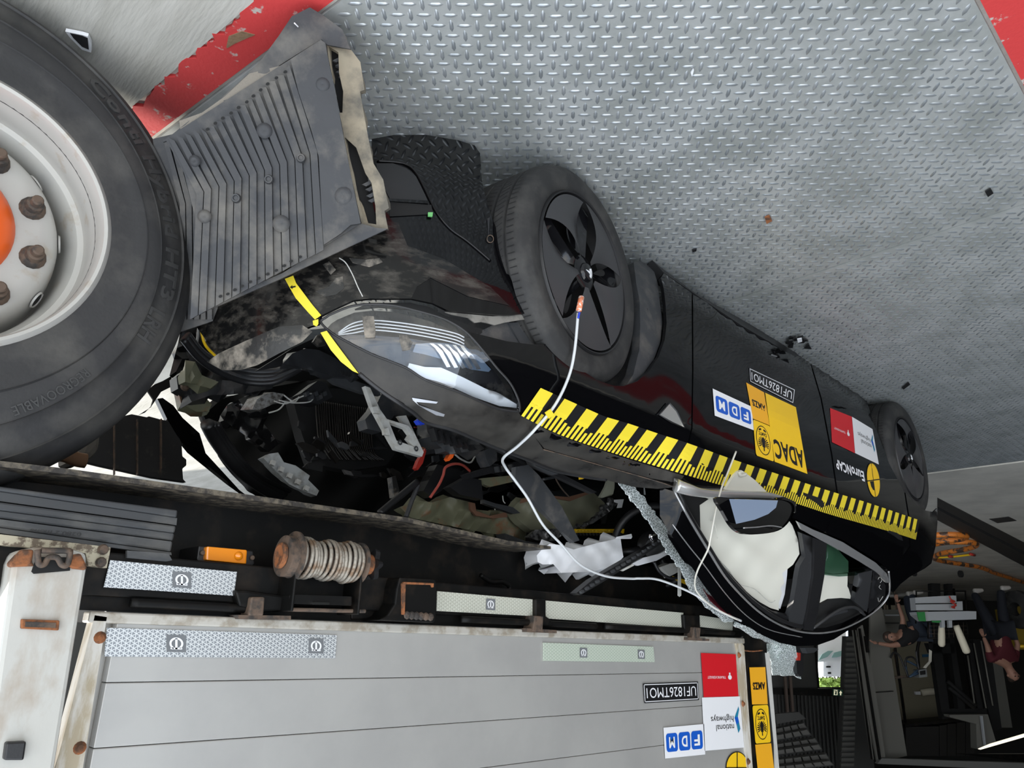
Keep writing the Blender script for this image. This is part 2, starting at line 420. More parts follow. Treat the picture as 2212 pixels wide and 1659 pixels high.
M_whitepl = mat('white plastic', (.52, .52, .49), .5, col2=(.33, .30, .24), scale=30, thr=(.5, .75))
M_redpl = mat('red plastic', (.42, .03, .02), .45)
M_bluepl = mat('blue plastic', (.02, .06, .6), .4)
M_wallg = mat('dark corrugated cladding', (.045, .045, .042), .6)
M_doorg = mat('grey folding door sheet', (.17, .165, .145), .5)
# ================================================================ setting
M_plate = mat('galvanised tread plate', (.43, .445, .435), .42, .25, col2=(.30, .315, .30), scale=5, thr=(.4, .62), bump=.05, bscale=200, rough2=.5)
M_loz = mat('worn tread steel', (.50, .53, .55), .30, .6, col2=(.36, .39, .41), scale=9)
M_conc = mat('brushed concrete', (.50, .49, .45), .9, col2=(.38, .37, .33), scale=7, thr=(.35, .65), bump=.5, bscale=70, stretch=(1.6, .25, 1))
M_conc2 = mat('smooth hall concrete', (.60, .57, .50), .7, col2=(.44, .42, .37), scale=2.2, thr=(.4, .7), bump=.05)
M_redp = mat('worn red floor paint', (.55, .045, .045), .6, col2=(.45, .43, .39), scale=22, thr=(.60, .66), bump=.2)
M_slot = mat('steel channel', (.07, .065, .06), .5, .5)
def slab(name, pts, z0, z1, m, **k):
    n = len(pts); V = [(x, y, z1) for x, y in pts] + [(x, y, z0) for x, y in pts]
    F = [tuple(range(n)), tuple(range(n, 2 * n))[::-1]] + [((i + 1) % n, i, i + n, (i + 1) % n + n) for i in range(n)]
    o = mesh(name, V, F, m); return tag(o, kind='structure', **k)
pe = [(-.60, 1.24), (-.455, 2.30), (-.40, 4.4)]                       # the inner rim of the plated pit
slab('floor', [(-40, -9), (14, -9), (14, 30), (-40, 30)], -.30, -.012, M_conc)
_o = [(-.62 + (y - .10) * .113 + (rng.uniform(-.012, .012) if .3 < y else 0), y) for y in np.arange(.10, 2.35, .018)]
slab('trim_1', _o + [(-.30, 4.4), (-.40, 4.4), (-.455, 2.3), (-.60, 1.24), (-.77, .205)], -.02, -.001, M_redp)
slab('floor_apron', [(-.50, 1.16), (-.62, .10), (-.62, -9), (14, -9), (14, 30), (-.30, 30), (-.30, 4.4), (-.36, 2.3)], -.02, -.002, M_conc)
slab('trim_2', [(-.77, .205), (-6.5, .21), (-6.5, -.10), (-.80, -.10)], -.02, -.001, M_redp)
slab('floor_hall', [(-6.56, -9), (-6.56, 10.3), (-40, 10.3), (-40, -9)], -.02, -.002, M_conc2)
def plate(name, x0, x1):
    o = slab(name, [(x0, .215), (x1, .215)] + ([(pe[0][0] - .012, 1.24), (-.47, 2.3), (-.41, 4.4)] if x1 > -1 else [(x1, 4.4)]) + [(x0, 4.4)], -.02, 0, M_plate)
    V = []; F = []; g = .0435
    i = 0; x = x0 + .02
    L, Wd, hh = .0185, .0060, .0034
    while x < x1 - .02:
        y = .235 + (g / 2 if i % 2 else 0); j = 0
        while y < 2.6:
            lim = -.60 + (y - 1.24) * .137 - .03 if y > 1.24 else -.77 + (y - .21) * .165 - .03
            if x < (min(x1 - .02, lim) if x1 > -1 else x1 - .02):
                a = math.pi / 4 if i % 2 else -math.pi / 4; a += .03; c, s_ = math.cos(a), math.sin(a); k = len(V)
                for u, v, h in ((-L, 0, 0), (-L * .45, -Wd * .85, 0), (L * .45, -Wd * .85, 0), (L, 0, 0), (L * .45, Wd * .85, 0), (-L * .45, Wd * .85, 0), (-L * .55, 0, hh), (L * .55, 0, hh)):
                    V.append((x + u * c - v * s_, y + u * s_ + v * c, h))
                F += [(k, k + 1, k + 6), (k + 1, k + 2, k + 7, k + 6), (k + 2, k + 3, k + 7), (k + 3, k + 4, k + 7), (k + 4, k + 5, k + 6, k + 7), (k + 5, k, k + 6)]
            y += g; j += 1
        x += g / 2; i += 1
    tag(mesh('tread_lozenges', V, F, M_loz, o, True), kind='stuff')
    return o
plate('floor_plate', -2.595, -.6); plate('floor_plate', -6.5, -2.605)
# slot channel in the hall floor, hatch cover
slab('trim_3', [tuple(SZ(0)([p])[0][:2]) for p in L_((1475, 690), (1475, 880), (2600, 1480), (2600, 1270))], -.02, .001, M_slot)
slab('trim_4', [tuple(SZ(0)([p])[0][:2]) for p in L_((1475, 765), (1475, 785), (2600, 1375), (2600, 1350))], -.02, .003, M_dark)
slab('trim_5', [tuple(SZ(0)([p])[0][:2]) for p in L_((1915, 870), (2080, 850), (2150, 885), (1985, 905))], -.02, .002, M_slot)
# ---- hall shell; unseen walls added to block sun and sky
def shell(name, c, s, m): return tag(box(name, c, s, m, bev=0), kind='structure')
shell('ceiling', (-18.6, .8, 5.15), (32.6, 19, .3), M_dark)
shell('wall_sky_block', (-19.5, -8, 2.5), (31, .3, 5), M_wallg)  # added out of view, keeps bright sky out of the car side and plates
shell('wall_end_sky_block', (-35, 1, 2.5), (.3, 18, 5), M_wallg)  # added unseen wall, closes off sky that mirrored in the rear shoulder
shell('wall_sun_block', (-11.6, 10.5, 3.6), (20.8, .3, 7.2), M_wallg)  # added tall wall out of view, keeps direct sun off the plates
shell('wall_sun_block_west', (-33.5, 10.5, 3.6), (12, .3, 7.2), M_wallg); shell('trim_sun_block', (-24.7, 10.5, 5.1), (5.6, .3, 4.3), M_wallg)  # added unseen pieces narrowing the gap so less sun reaches the hall floor
def hp(name, pts, D, m, th=.08, kind='structure', parent=None, surf=None):
    o = panel(name, pts, surf or SF(D), m, parent, th=th, step=900, sm=False)
    if kind: o['kind'] = kind
    return o
M_hallw = mat('beige hall wall sheet', (.24, .215, .15), .7)
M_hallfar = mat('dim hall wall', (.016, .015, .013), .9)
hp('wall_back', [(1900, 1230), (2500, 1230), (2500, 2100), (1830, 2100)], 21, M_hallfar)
hp('wall_store', N_((120, 330), (560, 330), (600, 1310), (240, 1310)), 18.6, M_hallw)
hp('wall_sheet', N_((960, 700), (1060, 700), (1160, 1330), (1060, 1330)), 18.2, M_doorg)
# left gable: cladding around the daylight opening
hp('wall_gable', [(1640, 1340), (1767, 1340), (1767, 1487), (1640, 1487)], 17.5, M_wallg)
hp('wall_gable_top', [(1640, 1487), (1840, 1487), (1860, 2000), (1600, 2000)], 17.5, M_wallg)
ribs = tag(bpy.data.objects.new('cladding', None), kind='structure')
bpy.data.objects.remove(ribs)
gable = bpy.data.objects['wall_gable_top']
for k in range(22):
    x = 1680 + k * 8.3
    panel('rib', [(x + 0, 1500), (x + 3, 1500), (x + 18, 1700), (x + 14, 1700)], SF(17.4), M_wallg, gable, th=.05, step=900, sm=False)
hp('trim_6', M_((160, 735), (860, 740), (980, 760), (980, 830), (160, 805)), 17.3, M_frame, th=.1)
for k, x in enumerate((290, 350)):
    p = M_((x, 600), (x + 28, 600), (x + 60, 1030), (x + 35, 1030))
    tag(panel('downpipe', p, SF(17.1), mat('weathered pipe', (.10, .07, .055), .6), None, th=.08, step=900, sm=False),
        ['thin brownish pipe on the dark cladding, nearer the trailer post', 'thin brownish pipe on the dark cladding, nearer the daylight opening'][k], 'pipe', 'pipes on the cladding')
# window frame and louvred pillar
hp('window_1', M_((640, 150), (690, 735), (985, 735), (985, 722), (700, 722), (655, 150)), 17.3, M_frame, th=.06)
pil = tag(panel('louvred_pillar', M_((1010, 130), (1095, 130), (1140, 600), (1100, 1700), (940, 1700), (990, 700)), SF(15.6), M_wallg, None, th=.2, step=900, sm=False),
          'dark louvred pillar beside the bright daylight opening', 'pillar')
for k in range(26):
    y = 140 + k * 61; xa = np.interp(y, [130, 700, 1700], [1012, 992, 942]); xb = np.interp(y, [130, 600, 1700], [1092, 1138, 1100])
    panel('louvre', M_((xa + 4, y), (xb - 4, y), (xb - 4, y + 34), (xa + 4, y + 34)), SF(15.52), mat('louvre grey', (.085, .083, .075), .5) if k == 0 else bpy.data.materials['louvre grey'], pil, th=.06, step=900, sm=False)
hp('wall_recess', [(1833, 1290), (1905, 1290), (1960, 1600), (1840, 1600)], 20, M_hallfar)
hp('wall_return', M_((1140, 130), (1200, 130), (1340, 1700), (1100, 1700), (1140, 600)), 17, M_wallg)
# folding door leaves, half open: each leaf a door with rails
def leaf(name, pts, D, slope, rails, label=None):
    o = panel(name, pts, SF(D, slope), M_doorg, None, th=.06, step=900, sm=False); o['kind'] = 'structure'
    for r in rails: panel('door_rail', r, SF(D - .08, slope), bpy.data.materials['black chassis paint'], o, th=.05, step=900, sm=False)
    return o
leaf('door_1', N_((0, 390), (95, 350), (160, 680), (300, 1560), (120, 1600), (0, 830)), 15.0, 0, [N_((50, 1040), (190, 1030), (190, 1036), (50, 1046)), N_((40, 1075), (48, 1075), (120, 1590), (108, 1590))])
leaf('door_2', M_((1150, 40), (1200, 0), (1340, 720), (1470, 1570), (1370, 1580), (1200, 700)), 14.6, 0, [M_((1160, 40), (1178, 40), (1420, 1570), (1400, 1570)), M_((1225, 130), (1250, 130), (1280, 320), (1255, 320))])
leaf('door_3', M_((1090, 60), (1125, 60), (1330, 1560), (1310, 1560)), 14.4, 0, [M_((1105, 60), (1115, 60), (1318, 1560), (1308, 1560))])
hp('trim_7', [(1905, 1638), (2400, 1655), (2400, 1672), (1895, 1650)], 14.5, mat('pale lintel', (.16, .16, .15), .5), th=.1)
# stacked rack deck seen from below, far left
rk = tag(bpy.data.objects.new('steel_stair_stack', None), 'dark stack of slotted steel decks sloping up beside the trailer post', 'staging'); COL.objects.link(rk)
M_deck = mat('dark slotted deck', (.075, .072, .065), .5); M_deck2 = mat('deck frame', (.03, .03, .027), .5)
panel('deck', M_((190, 1030), (460, 1010), (545, 1090), (200, 1150)), SF(12.5), M_deck2, rk, th=.1, step=900, sm=False)
for r, (y0, y1, xr0, xr1) in enumerate(((1160, 1230, 520, 560), (1235, 1310, 560, 610), (1340, 1400, 650, 690), (1410, 1480, 690, 740), (1520, 1590, 780, 820), (1600, 1659, 820, 870))):
    panel('deck_frame', M_((190, y0 + 40), (xr0, y0 - 30), (xr1, y1 - 30), (200, y1 + 40)), SF(12.5 - r * .25), M_deck2, rk, th=.12, step=900, sm=False)
    nk = 4 + r // 2
    for k in range(nk):
        a = (k + .08) / nk; b = (k + .9) / nk; f = lambda u, v: (np.interp(u, [0, 1], [200, xr0 + (xr1 - xr0) * v]), np.interp(u, [0, 1], [y0 + 44, y0 - 24]) + v * (y1 - y0 - 14))
        panel('deck_board', M_(f(a, .05), f(b, .05), f(b, .9), f(a, .9)), SF(12.42 - r * .25), M_deck, rk, th=.03, step=900, sm=False)
# exit sign
ex = tag(panel('exit_sign', M_((862, 742), (972, 752), (970, 824), (858, 820)), SF(15.4), mat('exit green', (.008, .06, .035), .4), None, th=.05, step=900, sm=False), 'green emergency exit sign with arrow and running figure above the daylight opening', 'sign')
M_exl = mat('lit exit symbol', (.75, .72, .5), .5, emit=.5)
hx = homog(M_((970, 824), (858, 820), (862, 742), (972, 752)))
SU = SF(15.33)
for nm, p in (('arrow', [(.08, .45), (.25, .85), (.42, .45), (.32, .45), (.32, .1), (.18, .1), (.18, .45)]), ('doorway', [(.58, .1), (.95, .1), (.95, .9), (.58, .9)])): ushape(p, hx, SU, M_exl, ex, nm, .5)
ushape([(.66, .2), (.78, .15), (.86, .3), (.80, .5), (.9, .8), (.82, .85), (.74, .6), (.64, .85), (.60, .8), (.68, .5)], hx, SF(15.30), bpy.data.materials['exit green'], ex, 'running_figure', .5)
# daylight outside: parked white vans and a shrub
def van(D, pts, name, label):
    v = tag(panel(name, pts, SF(D), mat('white van paint', (.8, .82, .84), .3, coat=.6), None, th=1.8, step=900, sm=False), label, 'van'); return v
v1 = van(27, M_((745, -210), (1000, -210), (1000, 600), (745, 600)), 'parked_van', 'white van body seen through the daylight opening, two dark vents')
for p in (M_((780, 475), (830, 475), (830, 495), (780, 495)), M_((800, 545), (835, 545), (835, 568), (800, 568))): panel('vent', p, SF(26.9), M_dark, v1, th=.05, step=900, sm=False)
v2 = van(25, M_((655, 430), (655, -230), (1005, -230), (1005, 420), (850, 425)), 'parked_car', 'white car with raised windscreen seen through the daylight opening')
v2['category'] = 'car'
for p in (M_((690, 410), (790, 370), (860, 300), (800, 300), (730, 340)), M_((840, 380), (870, 320), (990, 290), (995, 350), (900, 375))): panel('car_window', p, SF(24.9), mat('pale car glass', (.25, .42, .40), .1, coat=1), v2, th=.03, step=900, sm=False)
bm_ = []
for k in range(260):
    u = rng.uniform(0, 1); x = 690 + u * 300; y = 625 + rng.uniform(0, 110); c = SF(31 + rng.uniform(0, 1.5))(M_((x, y)))[0]; a = rng.normal(size=3); a /= np.linalg.norm(a); b2 = np.cross(a, rng.normal(size=3)); b2 /= np.linalg.norm(b2)
    q = .16; bm_.append(([c - a * q, c + b2 * q * .5, c + a * q, c - b2 * q * .5], [(0, 1, 2, 3)]))
V, F = multi(bm_); bush = tag(mesh('leafy_shrub', V, F, mat('sunlit leaves', (.22, .34, .06), .6)), 'green shrub in daylight beyond the vans', 'shrub', kind=None)
bc = SF(31.5)(M_((830, 660)))[0]
tube('shrub_stem', [bc, bc * [1, 1, 0]], .06, mat('brown bark', (.10, .07, .05), .9), bush, n=0)
for k in range(5): tube('branch', [bc * [1, 1, .6], SF(31.5)(M_((720 + k * 60, 690)))[0]], .03, bpy.data.materials['brown bark'], bush, n=0)
# ceiling strip lamp
lp = tag(panel('strip_lamp', N_((895, 1495), (1300, 1375), (1300, 1395), (900, 1510)), SF(16), mat('strip lamp glow', (1, .93, .75), .5, emit=1.0), None, th=.08, step=900, sm=False), 'thin lit strip lamp under the hall ceiling', 'lamp')
hp('ceiling_truss', N_((720, 1545), (1300, 1545), (1300, 1620), (850, 1560)), 15.5, M_frame)
# ================================================================ trailer
TR = empty('flatbed_trailer', (0, 1.7, 0), 'flatbed truck trailer with grey aluminium side boards, black chassis and reflective strips', 'trailer')
Y7 = 1.70
def hexmat(name, base, line, tint=None):
    m = bpy.data.materials.new(name); m.use_nodes = True; n = m.node_tree; b = n.nodes['Principled BSDF']; b.inputs['Roughness'].default_value = .3; b.inputs['Metallic'].default_value = .25
    tcn = n.nodes.new('ShaderNodeTexCoord'); acc = None
    for a in (0, 60, 120):
        mp_ = n.nodes.new('ShaderNodeMapping'); mp_.inputs['Rotation'].default_value = (0, math.radians(a), 0); n.links.new(tcn.outputs['Object'], mp_.inputs[0])
        sx = n.nodes.new('ShaderNodeSeparateXYZ'); n.links.new(mp_.outputs[0], sx.inputs[0])
        q = n.nodes.new('ShaderNodeMath'); q.operation = 'MULTIPLY'; q.inputs[1].default_value = 120; n.links.new(sx.outputs['X'], q.inputs[0])
        f = n.nodes.new('ShaderNodeMath'); f.operation = 'FRACT'; n.links.new(q.outputs[0], f.inputs[0])
        l = n.nodes.new('ShaderNodeMath'); l.operation = 'LESS_THAN'; l.inputs[1].default_value = .2; n.links.new(f.outputs[0], l.inputs[0])
        if acc is None: acc = l
        else:
            x = n.nodes.new('ShaderNodeMath'); x.operation = 'MAXIMUM'; n.links.new(acc.outputs[0], x.inputs[0]); n.links.new(l.outputs[0], x.inputs[1]); acc = x
    r = n.nodes.new('ShaderNodeMix'); r.data_type = 'RGBA'; r.inputs['A'].default_value = (*base, 1); r.inputs['B'].default_value = (*line, 1)
    n.links.new(acc.outputs[0], r.inputs['Factor']); n.links.new(r.outputs['Result'], b.inputs['Base Color']); return m
M_ref = hexmat('reflective sheet', (.26, .28, .30), (.72, .74, .74)); M_ref2 = hexmat('reflective sheet, yellowed', (.50, .51, .42), (.74, .75, .66))
M_ref3 = hexmat('reflective sheet, greenish', (.44, .53, .42), (.70, .75, .66))
# side board: slats, rails, end frames
SLZ = [1.352, 1.466, 1.585, 1.705, 1.825, 1.945, 2.06]
for a, b in zip(SLZ[:-1], SLZ[1:]):
    box('board_slat', ((-3.00 - .535) / 2, Y7 + .018, (a + b) / 2), (3.00 - .535, .03, b - a - .0012), M_alu, TR, bev=.002)
box('board_backing', (-1.77, Y7 + .04, 1.7), (2.5, .012, .74), M_alu, TR, bev=0)
box('bottom_rail', (-1.757, Y7 + .012, 1.343), (2.56, .044, .022), mat('worn aluminium rail', (.52, .50, .45), .5, .3, col2=(.34, .30, .24), scale=20), TR)
M_endf = mat('stained end frame', (.40, .34, .24), .6, col2=(.62, .60, .55), scale=12, stretch=(2, 2, .5))
extr('end_frame', [(205, 1329), (231, 1333), (178, 1665), (160, 1800), (95, 1800), (118, 1665)], Y7 - .01, Y7 + .03, M_endf, TR)
extr('end_frame', O_((215, 300), (240, 330), (333, 1659), (360, 2100), (300, 2100), (270, 1659), (165, 370), (150, 300)), Y7 - .005, Y7 + .03, M_endf, TR)
for p in I_((545, 948), (435, 1548)) + O_((188, 430), (232, 960), (290, 1590)):
    lathe('rivet', [(0, .006), (.006, .005), (.009, 0), (.012, -.002)], SY(Y7 - .012)([p])[0], (0, -1, 0), M_rust, TR, seg=12)
# white container post with rusty head
pw = extr('corner_post', [(28, 1215), (40, 1188), (75, 1182), (150, 1184), (188, 1195), (188, 1230), (118, 1665), (95, 1800), (-90, 1800), (-12, 1500)], Y7 - .07, Y7 + .05, M_white, TR, bev=.008)
for p in (I_((50, 545), (120, 468), (185, 470), (175, 540), (190, 560), (60, 565)), I_((385, 500), (440, 490), (475, 560), (470, 582), (400, 575), (370, 560))):
    extr('rusty_cap', p, Y7 - .078, Y7 - .05, M_rust, pw, bev=.004)
extr('latch_recess', I_((172, 590), (200, 510), (385, 512), (380, 585), (185, 602)), Y7 - .074, Y7 - .06, M_dark, pw)
ptube('latch_loop', I_((205, 470), (210, 545), (240, 550), (265, 515), (310, 515), (335, 552), (365, 552), (380, 490), (365, 478), (225, 475)), SY(Y7 - .088), .0055, M_steel, pw)
for p in (I_((118, 848), (325, 855), (320, 910), (115, 900)),): extr('cast_plate', p, Y7 - .079, Y7 - .06, M_rust, pw, bev=.002); extr('cast_letters', I_((140, 862), (305, 868), (302, 896), (137, 890)), Y7 - .082, Y7 - .07, M_steel, pw)
extr('catch', I_((35, 1518), (145, 1512), (130, 1615), (22, 1615)), Y7 - .085, Y7 - .05, M_blackpl, pw, bev=.003)
extr('spotted_bracket', I_((-60, 380), (602, 458), (580, 570), (480, 560), (465, 490), (-10, 445), (-40, 700), (-120, 700)), Y7 - .012, Y7 + .01, mat('spotted galvanised bracket', (.42, .38, .28), .6, col2=(.13, .10, .07), scale=60, thr=(.48, .58)), TR)
for p in I_((560, 470), (548, 540)): lathe('bolt', [(0, .008), (.008, .007), (.011, 0)], SY(Y7 - .016)([p])[0], (0, -1, 0), M_steel, TR, seg=10)
# chassis: web, flanges, rub rail
box('chassis_web', (-.65, Y7 + .17, 1.155), (5.25, .02, .19), M_frame, TR, bev=0)
fl = extr('bottom_flange', [(-900, 890), (159, 1014), (880, 1118), (1098, 1168), (1190, 1180), (1190, 1186), (1098, 1176), (880, 1128), (159, 1026), (-900, 905)], Y7, Y7 + .17, mat('flaking chassis edge', (.03, .026, .022), .6, col2=(.13, .11, .08), scale=40, bump=.6, bscale=60), TR, step=60)
box('bed_deck', (-.4, 2.95, 1.315), (5.4, 2.45, .03), M_frame, TR, bev=0)
box('far_rail', (-.4, 4.18, 1.22), (5.4, .03, .2), M_frame, TR, bev=0)
box('far_chassis_beam', (.3, 3.35, 1.12), (4.6, .12, .3), M_frame, TR, bev=0); box('near_chassis_beam', (.3, 2.35, 1.12), (4.6, .12, .3), M_frame, TR, bev=0)
box('rub_rail', (-.9, Y7 + .03, 1.258), (4.35, .05, .088), M_frame, TR, bev=.004)
for a, b in ((-.55, -.83), (-1.45, -2.05), (-2.1, -2.95)):
    tube('hinge_tube', [(a, Y7 - .008, 1.312), ((a + b) / 2, Y7 - .008, 1.312), (b, Y7 - .008, 1.313)], .010, M_frame, TR)
# hinges
for (xa, ya) in ((1395, 745), ):
    h = extr('hinge', I_((1365, 727), (1440, 727), (1432, 830), (1350, 830)), Y7 - .035, Y7 + .01, M_steel, TR, bev=.004)
    extr('hinge_foot', I_((1285, 825), (1580, 830), (1580, 852), (1300, 848)), Y7 - .03, Y7 + .01, M_steel, h)
    extr('hinge_block', I_((1275, 690), (1340, 690), (1440, 705), (1555, 720), (1560, 800), (1420, 810), (1300, 780)), Y7 - .02, Y7 + .02, M_frame, h, bev=.006)
for p, q, r in ((J_((875, 565), (920, 568), (915, 650), (862, 648)), J_((830, 632), (990, 642), (990, 658), (830, 652)), J_((878, 475), (932, 480), (930, 565), (965, 590), (940, 620), (878, 600))),
                (J_((1720, 625), (1755, 630), (1750, 690), (1712, 686)), J_((1688, 680), (1800, 688), (1800, 700), (1688, 695)), J_((1665, 560), (1750, 565), (1752, 625), (1782, 645), (1770, 665), (1670, 640)))):
    h = extr('hinge', p, Y7 - .035, Y7 + .01, M_steel, TR, bev=.003); extr('hinge_foot', q, Y7 - .03, Y7 + .01, M_steel, h); extr('hinge_block', r, Y7 - .018, Y7 + .02, M_frame, h, bev=.004)
# reflective strips with their square marks
def refl(pts, m, marks, z=Y7 - .004):
    o = panel('reflective_strip', pts, SY(z), m, TR, th=.002, step=500, sm=False)
    for q in marks:
        hm = homog(q); s_ = SY(z - .002)
        ushape([(0, 0), (1, 0), (1, 1), (0, 1)], hm, s_, mat('mark ground', (.16, .17, .18), .4) if 'mark ground' not in bpy.data.materials else bpy.data.materials['mark ground'], o, 'mark_square', 2)
        s2 = SY(z - .003)
        for g in (ell(.5, .5, .36, .36, 20, math.pi * .62, math.pi * 2.38) + ell(.5, .5, .25, .25, 20, math.pi * 2.38, math.pi * .62), [(.44, .2), (.56, .2), (.56, .8), (.5, .88), (.44, .8)], [(.2, .74), (.8, .74), (.8, .84), (.2, .84)]):
            try: ushape(g, hm, s2, M_wht, o, 'mark', 2)
            except Exception: pass
    return o
def sq(x, y, w_, h_, k=0.08): return [(x, y), (x + w_, y + w_ * k), (x + w_, y + h_ + w_ * k), (x, y + h_)]
refl([(238, 1210), (512, 1235.5), (505, 1287), (224, 1268.5)], M_ref, [sq(373, 1234, 40, 34)])
refl([(231, 1356), (728, 1372), (724, 1422), (226, 1418)], M_ref, [sq(360, 1371, 42, 37, .03), sq(667, 1379, 32, 32, .03)], Y7 - .001)
refl(J_((355, 435), (875, 480), (875, 568), (352, 540)), M_ref2, [J_((616, 474), (663, 478), (663, 537), (614, 533))])
refl(J_((932, 485), (1662, 550), (1662, 630), (932, 580)), M_ref2, [])
refl(J_((1750, 563), (1925, 590), (1923, 645), (1752, 625)), M_ref2, [])
refl(J_((917, 708), (1503, 730), (1510, 812), (917, 805)), M_ref3, [J_((1113, 735), (1152, 737), (1152, 788), (1113, 787)), J_((1420, 745), (1456, 747), (1458, 795), (1422, 794))], Y7 - .001)
# marker lamp
ml = extr('marker_lamp', I_((1080, 450), (1375, 478), (1382, 545), (1370, 560), (1075, 535), (1070, 520)), Y7 + .05, Y7 + .16, M_blackpl, TR, bev=.005)
extr('amber_lens', I_((1122, 452), (1345, 472), (1340, 550), (1118, 528)), Y7 + .035, Y7 + .06, M_amber, ml, bev=.004)
lathe('lens_bulge', [(0, .008), (.006, .006), (.010, 0)], SY(Y7 + .032)(I_((1298, 505)))[0], (0, -1, 0), M_amber, ml, seg=20)
for p in I_((1100, 488), (1370, 515)): lathe('screw', [(0, .004), (.005, .003), (.006, 0)], SY(Y7 + .046)([p])[0], (0, -1, 0), M_steel, ml, seg=10)
# ribbed plastic guard
M_guard = mat('grey plastic guard', (.045, .048, .052), .45, col2=(.16, .155, .14), scale=9, thr=(.5, .78), stretch=(.4, 1, 1))
gd = bpy.data.objects.new('ribbed_guard', None); COL.objects.link(gd); gd.parent = TR; gd.matrix_parent_inverse = TR.matrix_basis.inverted()
gy = [(-60, 118, 262), (262, 968 / 1, 0)]
L0 = [(-400, 80), (-400, 130), (-400, 165), (-400, 215), (-400, 262), (-400, 318), (-400, 345)]; L1 = [(0, 128), (0, 165), (0, 213), (0, 262), (0, 320), (0, 362), (0, 388)]
R1 = [(968, 258), (962, 300), (952, 345), (948, 385), (938, 430), (930, 485), (928, 500)]
yl = [128, 158, 212, 262, 305, 352, 385]; yr = [256, 300, 342, 385, 428, 486, 505]; xr = [966, 962, 958, 950, 940, 930, 932]
for i in range(6):
    sl = lambda x, a, b: a + (b - a) * x / 950.
    p = I_((-420, sl(-420, yl[i], yr[i])), (xr[i], yr[i]), (xr[i + 1], yr[i + 1] - 4), (-420, sl(-420, yl[i + 1], yr[i + 1]) - 4))
    extr('guard_rib', p, Y7 + .012 + .006 * (i % 2), Y7 + .04, M_guard, gd, bev=.004)
lettering('0280.2 mono', (.15, .1, .85, .9), homog(I_((500, 405), (100, 375), (105, 350), (505, 380))), SY(Y7 + .009), M_blackpl, gd, 0)
panel('guard_lip', I_((690, 475), (915, 492), (935, 528), (905, 535), (690, 515)), SY(Y7 - .01), M_guard, TR, th=.01, step=400)
# winch with wire rope
wc = bpy.data.objects.new('winch', None); COL.objects.link(wc); wc.parent = TR; wc.matrix_parent_inverse = TR.matrix_basis.inverted()
ZW = 1.225
pa = SY(1.66)(I_((1560, 500), (2030, 550))); dirw = (1, 0, 0)
xa, xb = pa[0][0], pa[1][0]; zc = (pa[0][2] + pa[1][2]) / 2
prof = []
nC = 15; x0w = SY(1.66)(I_((1605, 500)))[0][0]; x1w = SY(1.66)(I_((1925, 545)))[0][0]; zc = SY(1.66)(I_((1760, 527)))[0][2]
M_rope = mat('twisted wire rope', (.36, .33, .28), .55, .4, col2=(.20, .13, .08), scale=20, bump=.5, bscale=160)
lathe('drum', [(.030, 0), (.030, abs(x1w - x0w))], (max(x0w, x1w), 1.66, zc), (-1, 0, 0), M_steel, wc)
for k in range(nC):
    xx = x0w + (x1w - x0w) * (k + .5) / nC; rr = .043 + .004 * math.sin(k * 1.1) + (.004 if 9 < k < 13 else 0); T_ = []
    for a in range(29):
        q = 2 * math.pi * a / 28; T_.append((xx + .003 * math.sin(q + k), 1.66 + rr * math.cos(q), zc + rr * math.sin(q)))
    V, F = tube_vf(T_, .0047, 8, False); mesh('wire_coil', V, F, M_rope, wc, True)
M_wp = M_frame
def xdisc(name, x, r, th, m, dz=0): return lathe(name, [(0, 0), (r, 0), (r, th), (r * .8, th + .003), (r * .5, th), (0, th)], (x, 1.66, zc + dz), (1, 0, 0), m, wc)
xdisc('drum_flange', x0w + .004, .060, .005, M_steel); xdisc('bearing', x0w + .012, .048, .02, M_steel); xdisc('bearing_bore', x0w + .035, .030, .006, M_rust)
box('winch_cheek', (x0w + .008, 1.68, zc + .045), (.007, .10, .16), M_frame, wc); box('winch_cheek', (x1w - .006, 1.68, zc + .045), (.007, .10, .16), M_frame, wc)
xdisc('drum_flange', x1w - .014, .052, .006, M_steel)
# star knob
prf = []; V = []; F = []
for k in range(48):
    a = 2 * math.pi * k / 48; r = .036 + .008 * math.cos(6 * a)
    V += [(x1w - .045, 1.66 + r * math.cos(a), zc + r * math.sin(a)), (x1w - .060, 1.66 + r * .92 * math.cos(a), zc + r * .92 * math.sin(a))]
for k in range(48): j = (k + 1) % 48; F.append((2 * k, 2 * j, 2 * j + 1, 2 * k + 1))
F += [tuple(2 * k for k in range(48))[::-1], tuple(2 * k + 1 for k in range(48))]
mesh('star_knob', V, F, M_blackpl, wc); xdisc('ratchet_collar', x1w - .045, .026, .03, M_rust)
for dz, yy, m in ((0, 1.64, M_frame), (.022, 1.64, M_rust)):
    pass
extr('winch_tray', I_((1575, 712), (1915, 725), (1915, 775), (1575, 765)), Y7 - .06, Y7 + .06, M_frame, wc, bev=.004)
extr('winch_tray_edge', I_((1580, 785), (1990, 795), (1990, 815), (1580, 805)), Y7 - .05, Y7 + .03, M_steel, wc, bev=.003)
extr('rope_pin', I_((1700, 756), (1790, 758), (1788, 772), (1698, 770)), Y7 - .065, Y7 - .05, M_chrome, wc)
